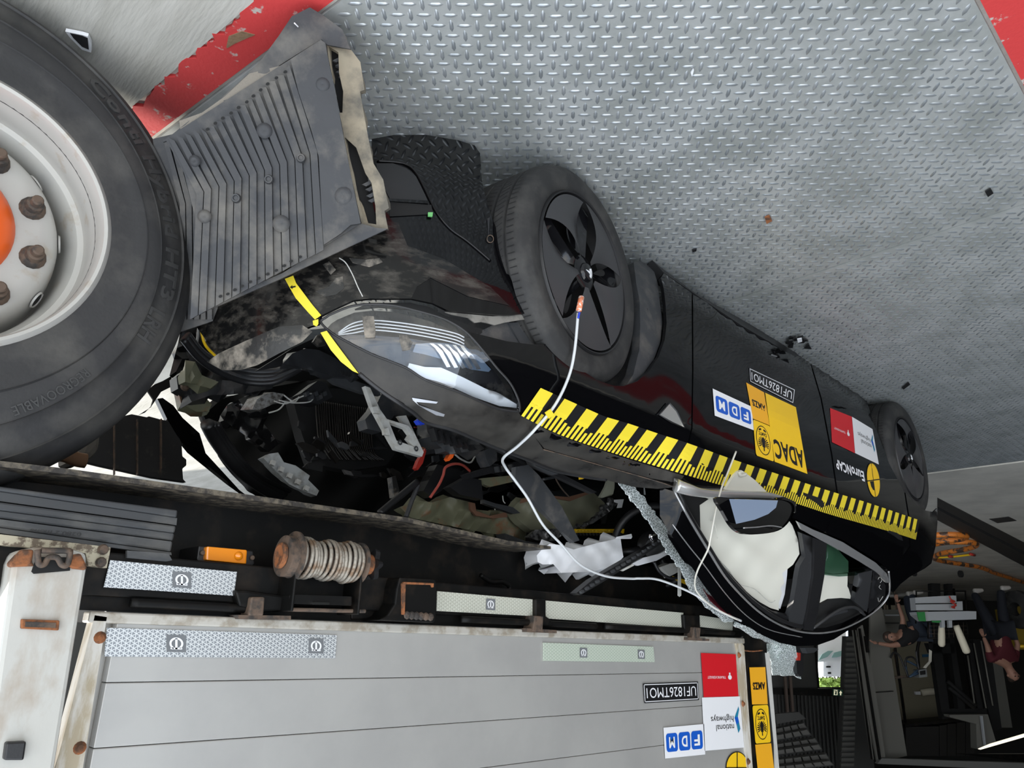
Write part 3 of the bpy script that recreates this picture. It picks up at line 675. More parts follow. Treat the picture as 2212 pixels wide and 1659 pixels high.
# cast pocket bracket with gusset
bk = extr('stake_pocket', J_((155, 362), (345, 372), (358, 395), (350, 590), (340, 602), (40, 590), (90, 565), (130, 500), (140, 420)), Y7 - .05, Y7 + .12, M_frame, TR, bev=.01)
extr('pocket_rim', J_((180, 385), (340, 392), (338, 415), (330, 415), (328, 402), (190, 398), (185, 560), (172, 560), (170, 395)), Y7 - .057, Y7 - .045, M_rust, bk, bev=.002)
extr('gusset', J_((-110, 385), (60, 375), (140, 365), (110, 500), (60, 570), (-10, 590), (-100, 590)), Y7 + .02, Y7 + .12, M_frame, TR, bev=.006)
for k in range(6): lathe('weld_bead', [(0, .006), (.008, .004), (.011, 0)], SY(Y7 - .052)(J_((195 + k * 25, 562 + k * 2)))[0], (0, -1, 0), M_steel, bk, seg=8)
ptube('rope_hook', J_((585, 350), (640, 385), (700, 385), (738, 410), (735, 440)), SY(Y7 + .12), .008, M_frame, TR)
# rear corner post with stickers
cp = extr('rear_post', O_((215, 120), (470, 140), (490, 410), (590, 1400), (620, 1659), (655, 2100), (385, 2100), (333, 1659), (240, 330)), Y7 + .01, Y7 + .06, M_frame, TR)
extr('post_edge', O_((488, 405), (515, 408), (600, 1400), (622, 1659), (650, 2100), (625, 2100), (592, 1659), (585, 1400)), Y7, Y7 + .06, mat('pale post edge', (.55, .55, .52), .5), TR)
ptube('post_chain', O_((245, 380), (330, 388), (440, 378)), SY(Y7 + .004), .003, M_rust, TR)
# side sheet behind the wheel: mud flap, axle end
fp = extr('mud_flap', P_((620, 440), (700, 380), (860, 345), (960, 365), (970, 358), (1050, 380), (1110, 390), (1185, 530), (1190, 620), (1215, 640), (1215, 680), (1190, 700), (1195, 770), (1215, 790), (1000, 760), (640, 680), (560, 660)), 2.9, 2.93, mat('ribbed black flap', (.012, .012, .012), .6, col2=(.05, .045, .035), scale=18, thr=(.6, .75)), TR, bev=.003)
for x in (745, 895, 1050): extr('flap_rib', P_((x, 375), (x + 6, 375), (x + 6, 740), (x, 740)), 2.885, 2.9, M_steel, fp)
extr('hub_drum', P_((560, 450), (668, 430), (650, 580), (590, 650), (480, 640)), 2.3, 2.5, mat('dusty brake drum', (.13, .115, .095), .8), TR, bev=.02)
ptube('brake_hose', P_((330, 600), (420, 610), (500, 640), (560, 650)), SY(2.2), .02, mat('rusty hose', (.19, .10, .05), .8), TR)
# ---------------------------------------------------------------- truck wheel
WC = np.array([-.005, 1.70, .592]); RT = .580
whl = bpy.data.objects.new('truck_wheel', None); COL.objects.link(whl); whl.parent = TR; whl.matrix_parent_inverse = TR.matrix_basis.inverted()
tp = [(.322, .030), (.332, .012), (.345, .004), (.37, -.002), (.40, -.004), (.402, -.008), (.405, -.004), (.44, -.004), (.47, .0), (.472, -.004), (.475, .0), (.50, .006), (.52, .013), (.532, .020), (.536, .016), (.54, .024), (.553, .034), (.566, .05), (.575, .066), (.580, .085), (.580, .12), (.571, .122), (.571, .132), (.580, .134), (.580, .20), (.571, .202), (.571, .212), (.580, .214), (.580, .30), (.57, .33), (.50, .36), (.36, .35)]
tp = [(.288, .040), (.292, .020), (.302, .006), (.318, .001)] + tp[2:]
ty_ = lathe('tyre', [(r, -h) for r, h in tp], WC, (0, -1, 0), M_trubber, whl, seg=128)
RC = np.array([-.060, 1.70, .570])
for v in ty_.data.vertices:
    r = math.hypot(v.co.x - WC[0], v.co.z - WC[2]); k_ = min(1, max(0, (.50 - r) / .15)); k_ = k_ * k_ * (3 - 2 * k_)
    v.co.x += (RC[0] - WC[0]) * k_; v.co.z += (RC[2] - WC[2]) * k_
RC = np.array([-.060, 1.70, .570])
rp_ = [(.316, .014), (.311, .002), (.302, -.004), (.295, -.002), (.291, .008), (.289, .03), (.288, .045), (.286, .05), (.285, .10), (.284, .112), (.272, .115), (.262, .13), (.256, .17), (.254, .22), (.250, .235), (.246, .225), (.243, .17), (.238, .14), (.230, .115), (.218, .103), (.19, .10), (.10, .10)]
lathe('rim', [(r, -h) for r, h in rp_], RC, (0, -1, 0), M_rim, whl, seg=96)
lathe('hub', [(0, -.035), (.05, -.035), (.065, -.04), (.072, -.058), (.105, -.062), (.128, -.072), (.143, -.090), (.148, -.104)], RC, (0, -1, 0), M_orange, whl, seg=48)
for k in range(5):
    a = 2 * math.pi * (k + .3) / 5; box('hub_rib', RC + np.array([.088 * math.cos(a), .062, .088 * math.sin(a)]), (.035, .022, .022), M_orange, whl, bev=.008, rot=Matrix.Rotation(-a, 3, 'Y'))
cn = SY(1.70 + .07)([(72, 440)])[0]; aref = math.atan2(cn[2] - RC[2], cn[0] - RC[0])
for k in range(10):
    a = aref + 2 * math.pi * k / 10; c = RC + np.array([.188 * math.cos(a), .100, .188 * math.sin(a)])
    lathe('wheel_nut', [(0, .052), (.009, .052), (.012, .049), (.012, .032), (.017, .030), (.019, .014), (.025, .009), (.027, 0)], c, (0, -1, 0), M_steel, whl, seg=14)
    a2 = a + math.pi / 10; c = RC + np.array([.2395 * math.cos(a2), .143, .2395 * math.sin(a2)])
    ax = Vector((math.cos(a2) * .97, -.24, math.sin(a2) * .97)).normalized()
    lathe('hand_hole', [(.0165, .002), (.0195, .0045), (.0215, .0005)], c, ax, M_rim, whl, seg=20)
    lathe('hand_hole_dark', [(0, .0025), (.0165, .0025)], c, ax, M_dark, whl, seg=20)
# raised lettering round the sidewall
def arc_text(s, r0, r1, px0, px1, m, bold=.0, lift=.0035, dep=0):
    q0 = SY(1.70)([px0])[0]; q1 = SY(1.70)([px1])[0]
    b0 = math.atan2(q0[2] - WC[2], q0[0] - WC[0]); b1 = math.atan2(q1[2] - WC[2], q1[0] - WC[0])
    while b1 > b0: b1 -= 2 * math.pi
    if b0 - b1 > math.pi: b1 += 2 * math.pi
    V, F = text_vf(s, bold, 2); r = r0 + V[:, 1] * (r1 - r0); a = b0 + (b1 - b0) * V[:, 0]
    hh = np.interp(r, [t[0] for t in tp[:20]], [t[1] for t in tp[:20]])
    P = np.stack([WC[0] + r * np.cos(a), WC[1] + hh - lift, WC[2] + r * np.sin(a)], 1)
    VV, FF = thick(P, F, lift); return mesh('raised_lettering', VV, FF, m, whl)
M_let = mat('worn raised rubber', (.045, .045, .045), .5)
arc_text('Conti Hybrid HT3', .478, .522, (165, 188), (322, 630), M_let, .02)
arc_text('REGROOVABLE', .445, .465, (133, 752), (-20, 800), M_let, .01)
arc_text('LRH', .478, .515, (300, 650), (262, 705), M_let, .02)
# ================================================================ the wrecked car
CAR = empty('crashed_saloon_car', (-3.0, 2.2, 0), 'black saloon car with crushed front wedged under the trailer, ruler tape along its side', 'car')
S0 = SCar(0)
def sub(name, parent=CAR):
    o = bpy.data.objects.new(name, None); COL.objects.link(o); o.parent = parent
    o.matrix_parent_inverse = parent.matrix_basis.inverted(); return o
HLpts = E_((1742, 1250), (1600, 1235), (1500, 1200), (1250, 1092), (1000, 1000), (845, 905), (700, 845), (560, 790), (400, 710), (250, 625), (160, 540), (200, 500), (250, 470), (400, 412), (560, 395), (740, 405), (900, 440), (1080, 490), (1200, 540), (1320, 620), (1440, 750), (1560, 900), (1650, 1000), (1700, 1080), (1740, 1180))
# side panels
arch = [(1231, 771), (1253, 797), (1289, 821), (1325, 833), (1347, 834), (1376, 824), (1401, 803), (1423, 770), (1436, 734), (1440, 698), (1438, 662), (1434, 625), (1428, 600)]
panel('front_fender', E_((1322, 612), (1440, 640), (1640, 690), (1830, 715), (2080, 712)) + arch + [(1434, 590), (1494, 633), (1495, 800), (1493, 925), (1466, 1044), (1407, 1035), (1300, 1006), (1176, 970), (1118, 896)] + E_((1742, 1250), (1740, 1180), (1700, 1080), (1650, 1000), (1560, 900), (1440, 750)), S0, M_paint, CAR, th=.012, step=14)
panel('front_door', [(1497, 636), (1560, 672), (1640, 716), (1712, 758), (1748, 778), (1772, 860), (1795, 982), (1802, 1032), (1808, 1070), (1795, 1118), (1782, 1150), (1735, 1128), (1660, 1095), (1600, 1075), (1530, 1060), (1469, 1045), (1496, 925), (1498, 800)], S0, M_paint, CAR, th=.012, step=16)
panel('rear_door', [(1751, 780), (1808, 802), (1862, 832), (1874, 870), (1888, 918), (1903, 948), (1920, 1000), (1936, 1030), (1953, 1062), (1962, 1120), (1964, 1180), (1925, 1238), (1905, 1218), (1870, 1196), (1822, 1167), (1785, 1152), (1798, 1119), (1811, 1070), (1805, 1031), (1798, 981), (1775, 860)], S0, M_paint, CAR, th=.012, step=14)
panel('quarter_panel', [(1956, 1064), (1978, 1090), (2000, 1103), (2016, 1106), (2024, 1098), (2025, 1130), (2021, 1180), (2012, 1217), (1998, 1228), (1965, 1246), (1945, 1262), (1930, 1280), (1924, 1266), (1928, 1240), (1967, 1181), (1965, 1120)], S0, M_paint, CAR, th=.012, step=12)
panel('sill', [(1409, 562), (1434, 583), (1494, 628), (1560, 667), (1640, 711), (1712, 753), (1770, 782), (1808, 798), (1862, 828), (1880, 850), (1895, 862), (1870, 842), (1808, 810), (1712, 768), (1600, 702), (1520, 648), (1434, 589)][::1], SCar(.004), M_blackpl, CAR, th=.05, step=16)
# shadowed underside and inner shells
V = []; F = []
ss = np.linspace(.45, -3.55, 30)
for s in ss:
    for t, z in ((.1, .42), (.1, .15), (1.75, .15), (1.75, .42)): V.append(c2w(s, t, z))
for i in range(len(ss) - 1):
    for k in range(3): F.append((4 * i + k, 4 * i + k + 1, 4 * i + k + 5, 4 * i + k + 4))
def ybox(name, s0, s1, t0, t1, z0, z1, m, parent=CAR, bev=.01):
    c = c2w((s0 + s1) / 2, (t0 + t1) / 2, (z0 + z1) / 2); ang = math.atan2(CA[1], CA[0])
    return box(name, c, (abs(s1 - s0), abs(t1 - t0), z1 - z0), m, parent, bev, rot=Matrix.Rotation(ang, 3, 'Z'))
ybox('floor_pan', -.75, -2.35, .12, 1.75, .16, .30, M_dark); ybox('floor_pan', -3.4, -3.7, .25, 1.6, .3, .5, M_dark)
ybox('door_inner', -.62, -2.5, .07, .12, .3, .84, M_dark); ybox('far_door', -1.3, -2.9, 1.72, 1.80, .2, .95, M_paint)
ybox('bulkhead', -.55, -.75, .15, 1.2, .18, .62, M_dark)
# rear deck, boot lid, tail seen only from other angles
V = []; F = []; sv = np.linspace(-2.55, -3.84, 14); zt = np.interp(sv, [-3.84, -3.7, -3.2, -2.55], [.80, .90, .98, .98])
tq = np.linspace(0, 1, 15)
for s, zz in zip(sv, zt):
    e = .18 + .30 * max(0, (-3.2 - s) / .64) ** 2
    for q in tq: V.append(c2w(s, e + (1.86 - 2 * e) * q, zz + .04 * math.sin(math.pi * q)))
for i in range(13):
    for k in range(14): F.append((i * 15 + k, i * 15 + k + 1, (i + 1) * 15 + k + 1, (i + 1) * 15 + k))
mesh('boot_lid', V, F, M_paint, CAR, True)
V = []; F = []; zs = np.linspace(.3, .84, 8)
for z in zs:
    for q in tq:
        u = 2 * q - 1; V.append(c2w(-3.84 + .30 * abs(u) ** 3 + .05 * (z - .6) ** 2 * 4, .22 + 1.42 * q, z))
for i in range(7):
    for k in range(14): F.append((i * 15 + k, i * 15 + k + 1, (i + 1) * 15 + k + 1, (i + 1) * 15 + k))
mesh('rear_bumper', V, F, M_paint, CAR, True)
V = []; F = []                                                      # far quarter
for s in np.linspace(-2.5, -3.7, 10):
    e = .30 * max(0, (-3.1 - s) / .64) ** 2
    for z in np.linspace(.35, .98, 8): V.append(c2w(s, 1.84 - e - .12 * max(0, z - .8), z))
for i in range(9):
    for k in range(7): F.append((i * 8 + k, i * 8 + k + 1, (i + 1) * 8 + k + 1, (i + 1) * 8 + k))
mesh('far_quarter_panel', V, F, M_paint, CAR, True)
V = []; F = []                                                      # roof glass and rear window
for s in np.linspace(-1.15, -2.7, 16):
    zz = np.interp(s, [-2.7, -2.3, -1.7, -1.15], [1.14, 1.27, 1.375, 1.36])
    for q in tq: V.append(c2w(s, .62 + .9 * q, zz + .02 * math.sin(math.pi * q)))
for i in range(15):
    for k in range(14): F.append((i * 15 + k, i * 15 + k + 1, (i + 1) * 15 + k + 1, (i + 1) * 15 + k))
mesh('roof_glass', V, F, M_ink, CAR, True)
# hood strip left beside the wreck
hood = panel('hood', [(776, 807)] + [(693, 700)] + E_((160, 545), (250, 628), (400, 713), (560, 793), (700, 849), (845, 910), (1000, 1005), (1250, 1096), (1500, 1205), (1600, 1240), (1735, 1258)) + [(1174, 972), (1300, 1008), (1407, 1037), (1458, 1052), (1420, 1056), (1370, 1052), (1310, 1037), (1250, 1028), (1200, 1016), (1134, 990), (1087, 973), (1033, 951), (979, 929), (921, 913), (888, 888), (827, 848)], SCar(.002), M_dusty, CAR, th=.01, step=12)
ptube('hood_seam', [(1174, 971), (1225, 985), (1300, 1006), (1407, 1036), (1458, 1052)], SCar(.006), .0016, M_steel, hood)
ptube('hood_rim', [(776, 807), (827, 847), (888, 887), (921, 912), (979, 928), (1033, 951), (1087, 973), (1134, 990), (1200, 1016), (1250, 1027), (1310, 1036)], SCar(0), .006, M_blackpl, hood)
panel('scraped_emblem', A_((1355, 855), (1510, 880), (1500, 890), (1440, 885), (1380, 880), (1395, 900), (1550, 955), (1545, 968), (1500, 960), (1400, 905), (1360, 870)), SCar(.005), mat('bare scraped metal', (.42, .44, .48), .35, .5), hood, th=.001, step=20)
# headlight
hl = sub('headlight')
M_clear = glassy('clear lamp cover', (.95, .96, .97), 2.2, .03)
panel('lamp_bowl', HLpts, SCar(-.045), mat('lamp housing black', (.012, .012, .014), .25, col2=(.09, .085, .075), scale=14, thr=(.5, .72)), hl, th=.01, step=14)
panel('chrome_blade', E_((870, 868), (1000, 900), (1130, 905), (1300, 980), (1500, 1080), (1740, 1215), (1740, 1245), (1600, 1230), (1400, 1160), (1200, 1070), (1000, 990), (855, 905)), SCar(-.015), mat('satin lamp reflector', (.74, .77, .80), .3, .25), hl, th=.008, step=14)
for k in range(4):
    o = k * 26
    ptube('light_guide', E_((280, 600 + o * .2), (400, 525 + o), (560, 500 + o), (800, 520 + o), (1050, 560 + o), (1250, 605 + o), (1330, 640 + o)), SCar(-.022), .0016, M_wht, hl)
panel('projector_lens', E_((905, 780), (930, 710), (980, 680), (1120, 672), (1340, 690), (1440, 800), (1560, 930), (1540, 950), (1400, 930), (1180, 850), (1000, 800)), SCar(-.03), mat('lamp glass blue', (.10, .14, .20), .08, coat=1), hl, th=.01, step=16)
for k in range(5):
    x = 1040 + k * 62
    panel('reflector_fin', E_((x, 690 + k * 4), (x + 30, 692 + k * 4), (x + 105, 775 + k * 8), (x + 170, 900 + k * 5), (x + 140, 905 + k * 5), (x + 80, 800 + k * 8)), SCar(-.018), M_chrome, hl, th=.002, step=20)
panel('mud_smear', E_((780, 640), (840, 640), (890, 700), (870, 760), (810, 770), (790, 700)), SCar(.006), M_scuff, hl, th=.001, step=20)
panel('dirt_flap', E_((485, 485), (580, 490), (595, 600), (590, 660), (510, 665), (495, 560)), SCar(.007), M_scuff, hl, th=.001, step=20)
panel('lamp_cover', HLpts, SCar(.004), M_clear, hl, th=.003, step=14)
ptube('lamp_seal', HLpts + [HLpts[0]], SCar(.004), .003, M_blackpl, hl)
# bumper
M_tanlip = mat('dusty clip strip', (.20, .19, .17), .8, col2=(.10, .095, .085), scale=20)
bump = panel('front_bumper', [(803, 300), (849, 292), (919, 291), (990, 303), (1025, 314), (1037, 331), (1041, 390), (1046, 415), (1060, 463), (1080, 513), (1108, 571), (1134, 607), (1163, 644), (1192, 677), (1145, 676), (1105, 681), (1069, 680), (1015, 675), (968, 671), (935, 655), (888, 645), (798, 645), (762, 649), (725, 666), (693, 682), (688, 700), (670, 705), (640, 718), (600, 735), (545, 760), (505, 785), (470, 770), (445, 735), (420, 700), (425, 660), (600, 560), (760, 470), (800, 400)], S0, M_paint, CAR, th=.01, step=14)
panel('scuffed_skin', [(888, 645), (798, 645), (762, 649), (725, 666), (693, 682), (688, 700), (670, 705), (640, 718), (600, 735), (545, 760), (505, 785), (470, 770), (445, 735), (420, 700), (425, 660), (600, 560), (760, 470), (860, 480), (880, 530), (960, 560), (1060, 620), (1100, 660), (1010, 640), (930, 600), (900, 620)], SCar(.002), M_bump, bump, th=.0008, step=14)
ptube('bumper_crease', F_((1400, 985), (1560, 1000), (1640, 1060), (1700, 1170), (1760, 1290), (1850, 1400), (1960, 1480), (2100, 1600)), SCar(.003), .003, M_paint, bump)
panel('air_curtain', F_((1395, 1000), (1500, 1000), (1580, 1030), (1640, 1080), (1690, 1180), (1715, 1235), (1480, 1215), (1420, 1100)), SCar(.003), M_blackpl, bump, th=.002, step=20)
panel('air_slot', F_((1480, 1235), (1735, 1255), (1745, 1310), (1480, 1325)), SCar(.004), M_dark, bump, th=.002, step=20)
panel('slot_lip', F_((1475, 1215), (1715, 1228), (1725, 1248), (1480, 1232)), SCar(.010), M_paint, bump, th=.006, step=30)
panel('green_clip', F_((1715, 1300), (1745, 1300), (1742, 1325), (1715, 1322)), SCar(.012), mat('green clip', (.15, .45, .15), .4), bump, th=.004, step=30)
ptube('tow_eye_ring', ell(1059, 516, 7, 8, 14) + [(1066, 516)], SCar(.004), .0012, M_steel, bump)
panel('bumper_mount_lip', A_((1560, 335), (1700, 348), (1850, 362), (2060, 352), (2185, 357), (2140, 372), (2010, 385), (1920, 400), (1860, 415), (1830, 405), (1780, 395), (1740, 400), (1700, 370), (1600, 350)), SCar(-.01), M_tanlip, bump, th=.004, step=20)
panel('liner_flap', A_((1775, 450), (1900, 390), (2080, 385), (2165, 500), (2170, 525), (2100, 522), (1960, 510), (1850, 490), (1780, 470)), SCar(-.03), M_dkpl, CAR, th=.01, step=20)
panel('lamp_gap', A_((1100, 262), (1350, 262), (1480, 290), (1570, 340), (1740, 405), (1830, 430), (1780, 470), (1700, 470), (1640, 400), (1560, 355), (1400, 305), (1150, 285), (1000, 300)), SCar(-.03), M_dark, CAR, th=.01, step=20)
panel('nose_scrape', A_((130, 640), (200, 590), (350, 520), (560, 430), (700, 420), (760, 460), (700, 520), (560, 590), (430, 660), (330, 690), (220, 690)), SCar(.004), M_scuff, bump, th=.001, step=14)
for p in (A_((980, 20), (1080, 30), (1160, 20), (1180, 45), (1100, 75), (1000, 50)), A_((780, 220), (860, 190), (900, 140), (940, 130), (950, 200), (900, 240), (830, 250)), A_((820, 60), (860, 40), (900, 90), (870, 120))):
    panel('scuff_patch', p, SCar(.003), M_scuff, bump, th=.0006, step=20)
ptube('bumper_crack', A_((920, 20), (960, 50), (1000, 120), (1030, 190), (1060, 250)), SCar(.003), .0014, M_whitepl, bump)
# yellow survey tape over the nose
tpn = panel('yellow_tape', A_((595, 145), (645, 125), (662, 170), (700, 220), (760, 300), (812, 362), (775, 388), (730, 340), (660, 260), (620, 190)), SCar(.012), M_tape, CAR, th=.0008, step=14)
panel('printed_arrow', A_((625, 195), (640, 182), (638, 190), (658, 186), (660, 194), (640, 198), (642, 206)), SCar(.014), M_ink, tpn, th=.0004, step=30)
panel('yellow_tape', A_((808, 466), (845, 455), (900, 530), (960, 610), (1035, 710), (1000, 695), (930, 640), (870, 570)), SCar(.012), M_tape, CAR, th=.0008, step=14)
panel('tape_end', A_((762, 395), (795, 385), (795, 415), (785, 428), (765, 420)), SCar(.014), M_tape, CAR, th=.0008, step=30)
# ---- wheels
def carwheel(name, C, face, R=.334, W_=.235, rr=.238, rot0=0.0, label=None):
    """face = outward unit normal"""
    root = sub(name)
    tpf = [(rr, 0.0), (rr + .008, .006), (rr + .02, .010), (rr + .05, .012), (R - .03, .008), (R - .018, .0), (R - .010, -.006), (R - .004, -.018), (R - .002, -.03)]
    g = [-.05, -.095, -.14, -.185]
    x = -.034
    for q in g: tpf += [(R, q + .006), (R - .008, q + .003), (R - .008, q - .003), (R, q - .006)]
    tpf += [(R - .003, -W_ + .02), (R - .02, -W_), (R - .06, -W_ - .005), (rr - .01, -W_ + .01)]
    lathe('tyre', tpf, C, face, M_rubber, root, seg=120)
    M4 = Matrix.Translation(C) @ frame_from(face).to_4x4()
    # sipes: thin dark cuts across the tread
    V = []; F = []
    for k in range(110):
        a = 2 * math.pi * k / 110
        for (h0, h1, sk) in ((-.02, -.043, .0), (-.058, -.088, .035), (-.103, -.132, -.03), (-.148, -.178, .03), (-.193, -.222, .0)):
            k0 = len(V)
            for (h, da) in ((h0, 0), (h1, sk)):
                for e in (-.0035, .0035):
                    V.append(tuple(M4 @ Vector(((R + .0006) * math.cos(a + da + e), (R + .0006) * math.sin(a + da + e), h))))
            F.append((k0, k0 + 1, k0 + 3, k0 + 2))
    tag(mesh('tread_sipes', V, F, M_dark, root), kind='stuff')
    lathe('rim', [(rr + .002, .002), (rr - .002, .010), (rr - .006, .008), (rr - .010, -.02), (rr - .03, -.06), (rr - .04, -.15)], C, face, M_blackpl, root, seg=72)
    lathe('rim_bowl', [(0, -.075), (.05, -.07), (.19, -.075), (rr - .03, -.06)], C, face, mat('wheel well black', (.006, .006, .006), .5) if 'wheel well black' not in bpy.data.materials else bpy.data.materials['wheel well black'], root, seg=48)
    Mc = bpy.data.materials.get('satin wheel cover') or mat('satin wheel cover', (.060, .060, .063), .36, .35)
    Mg = bpy.data.materials.get('gloss wheel cover') or mat('gloss wheel cover', (.006, .006, .007), .12)
    for b in range(5):
        a = rot0 + 2 * math.pi * b / 5
        # broad petal: polar outline, slightly domed and twisted
        V = []; F = []; nr, na = 12, 14
        for i in range(nr + 1):
            r = .048 + (rr - .012 - .048) * i / nr; f = i / nr
            lo = -.12 - .50 * f ** .9 + .03 * math.sin(math.pi * f); hi = .14 + .47 * f - .05 * math.sin(math.pi * f)
            for j in range(na + 1):
                q = j / na; aa = a + lo + (hi - lo) * q
                h = .004 + .012 * math.sin(math.pi * f) - .018 * (1 - q) ** 2 * math.sin(math.pi * f) + .004 * q
                V.append(tuple(M4 @ Vector((r * math.cos(aa), r * math.sin(aa), h))))
        for i in range(nr):
            for j in range(na): k = i * (na + 1) + j; F.append((k, k + 1, k + na + 2, k + na + 1))
        mesh('cover_petal', V, F, Mc, root, True)
        # sunk blade in the gap between petals
        V = []; F = []
        for i in range(nr + 1):
            r = .05 + (rr - .02 - .05) * i / nr; f = i / nr; c0 = a + math.pi / 5
            lo = c0 - .20 - .02 * f; hi = c0 + .20 - .22 * f * (1 - f)
            for j in range(7):
                q = j / 6; aa = lo + (hi - lo) * q
                V.append(tuple(M4 @ Vector((r * math.cos(aa), r * math.sin(aa), -.002 - .04 * math.sin(math.pi * f) * q - .008 * f))))
        for i in range(nr):
            for j in range(6): k = i * 7 + j; F.append((k, k + 1, k + 8, k + 7))
        mesh('cover_blade', V, F, Mg, root, True)
        V = []; F = []
        c0 = a + math.pi / 5 + .10
        for k in range(16):
            q = 2 * math.pi * k / 16; r = .135 + .042 * math.cos(q); aa = c0 + .075 * math.sin(q) * (r / .15)
            V.append(tuple(M4 @ Vector((r * math.cos(aa), r * math.sin(aa), -.018))))
        mesh('cover_vent', V, [tuple(range(16))], M_dark, root)
    lathe('centre_cap', [(0, .014), (.024, .014), (.028, .011), (.030, .004), (.045, .002), (.055, -.002)], C, face, Mg, root, seg=40)
    # T shaped emblem
    up = Vector((0, 0, 1)); fx = frame_from(face); 
    def bd(pts):
        V = [tuple(Matrix.Translation(C) @ fx.to_4x4() @ Vector((x, y, .0158))) for x, y in pts]; n = len(V)
        V2 = [tuple(Matrix.Translation(C) @ fx.to_4x4() @ Vector((x, y, .0135))) for x, y in pts]
        return V + V2, [tuple(range(n)), tuple(range(n, 2 * n))[::-1]] + [(i, (i + 1) % n, (i + 1) % n + n, i + n) for i in range(n)]
    u = rot0 + 1.2; ca, sa = math.cos(u), math.sin(u); ro = lambda pts: [(x * ca - y * sa, x * sa + y * ca) for x, y in pts]
    mesh('emblem', *bd(ro([(-.015, .010), (-.012, .005), (-.004, .007), (0, -.016), (.004, .007), (.012, .005), (.015, .010), (.006, .012), (0, .010), (-.006, .012)])), M_wht, root)
    mesh('emblem_arc', *bd(ro([(-.016, .013), (-.008, .0165), (0, .0175), (.008, .0165), (.016, .013), (.008, .0145), (0, .0153), (-.008, .0145)])), M_wht, root)
    return root
panel('dusty_shoulder', [(1112, 890), (1128, 899), (1180, 928), (1235, 951), (1341, 987), (1414, 1009), (1478, 1028), (1466, 1043), (1407, 1034), (1300, 1005), (1176, 969)], SCar(.0015), M_dusty, CAR, th=.0008, step=14)
nrm = Vector((-CB[0], -CB[1], 0))
q = ST(-.0)([(1257, 597)])[0]; fc = Matrix.Rotation(math.radians(-8), 3, 'Z') @ nrm
carwheel('front_wheel', np.array([q[0] - .012, q[1], .338]), fc, rr=.247, rot0=.35)
q = ST(.0)([(1962, 985)])[0]
carwheel('rear_wheel', np.array([q[0], q[1], .334]), nrm, rot0=1.0)
q2 = c2w(-2.9, 1.84, .334); lathe('far_tyre', [(.20, 0), (.30, .01), (.334, -.02), (.334, -.2), (.25, -.22)], q2, -nrm, M_rubber, CAR, seg=40)
# arch liners
for sc, r, m in ((-.03, .375, M_dkpl), (-2.93, .37, M_blackpl)):
    V = []; F = []
    for i, a in enumerate(np.linspace(-.1, math.pi + .1, 25)):
        for t in (.03, .12, .26): V.append(c2w(sc - r * math.cos(a), t, .345 + (r - .01 * (t > .05)) * math.sin(a)))
    for i in range(24):
        for k in range(2): F.append((i * 3 + k, i * 3 + k + 1, i * 3 + k + 4, i * 3 + k + 3))
    mesh('arch_liner', V, F, m, CAR, True)
panel('liner_lip', B_((1045, 715), (1080, 705), (1120, 725), (1165, 770), (1190, 840), (1205, 960), (1222, 1080), (1210, 1200), (1170, 1310), (1110, 1400), (1040, 1460), (1000, 1478), (1050, 1400), (1085, 1250), (1090, 1100), (1085, 950), (1065, 850)), SCar(-.02), M_dkpl, CAR, th=.03, step=14)
# ---- ruler tape
topL = spline([(1168, 838), (1235, 868), (1305, 899), (1355, 914), (1420, 936), (1485, 957), (1582, 992), (1671, 1021), (1778, 1056), (1881, 1088), (1987, 1124)], 20, False)
botL = spline([(1126, 898), (1180, 926), (1235, 949), (1341, 984), (1414, 1006), (1465, 1021), (1561, 1049), (1640, 1068), (1717, 1087), (1795, 1112), (1918, 1147), (1979, 1166)], 20, False)
ST_ = SCar(.004)
def arcl(P): L = np.r_[0, np.cumsum(np.linalg.norm(np.diff(P, axis=0), axis=1))]; return L
T3, B3 = ST_(topL), ST_(botL); LT, LB = arcl(T3), arcl(B3); LEN = (LT[-1] + LB[-1]) / 2
def rib(u, v):
    """u 0..1 along, v 0 at the lower edge of the strip on the car .. 1 at its upper edge"""
    a = np.array([np.interp(u * LT[-1], LT, T3[:, i]) for i in range(3)]).T; b = np.array([np.interp(u * LB[-1], LB, B3[:, i]) for i in range(3)]).T
    return a + (b - a) * v
def rpx(u, v):
    u = np.asarray(u); v = np.asarray(v); tl, bl_ = np.array(topL), np.array(botL)
    a = np.stack([np.interp(u * LT[-1], LT, tl[:, i]) for i in range(2)], 1); b = np.stack([np.interp(u * LB[-1], LB, bl_[:, i]) for i in range(2)], 1)
    return a + (b - a) * v[:, None]
def ribquads(name, rects, lift, m, parent, kind=None):
    V = []; F = []
    for u0, u1, v0, v1 in rects:
        n = max(1, int((u1 - u0) * LEN / .03)); us = np.linspace(u0, u1, n + 1); k = len(V)
        for u in us:
            for v in np.linspace(v0, v1, 5): V.append((u, v))
        for i in range(n):
            for j in range(4): F.append((k + 5 * i + j, k + 5 * i + j + 1, k + 5 * i + j + 6, k + 5 * i + j + 5))
    V = np.array(V); P = SCar(.003 + lift)(rpx(V[:, 0], V[:, 1])); o = mesh(name, P, up_faces(P, F), m, parent); tag(o, kind=kind); return o
tape = ribquads('ruler_tape', [(0, 1, 0, 1)], .001, M_ink, CAR)
nb = 31
for k in range(nb):
    if k == 0: ribquads('yellow_block', [(0, .5 / nb, 0, .62)], .0022, M_tape, tape)
    else: ribquads('yellow_block', [(k / nb, (k + .56) / nb, 0, .54)], .0022, M_tape, tape)
ticks = []
for k in range(nb * 5):
    u = k / (nb * 5); big = (k % 5) < 2.5; ticks.append((u, u + .58 / (nb * 5), .53 if big else .62 + (.06 if k % 2 else 0), 1))
ribquads('tape_tick', ticks, .0025, M_tape, tape, 'stuff')
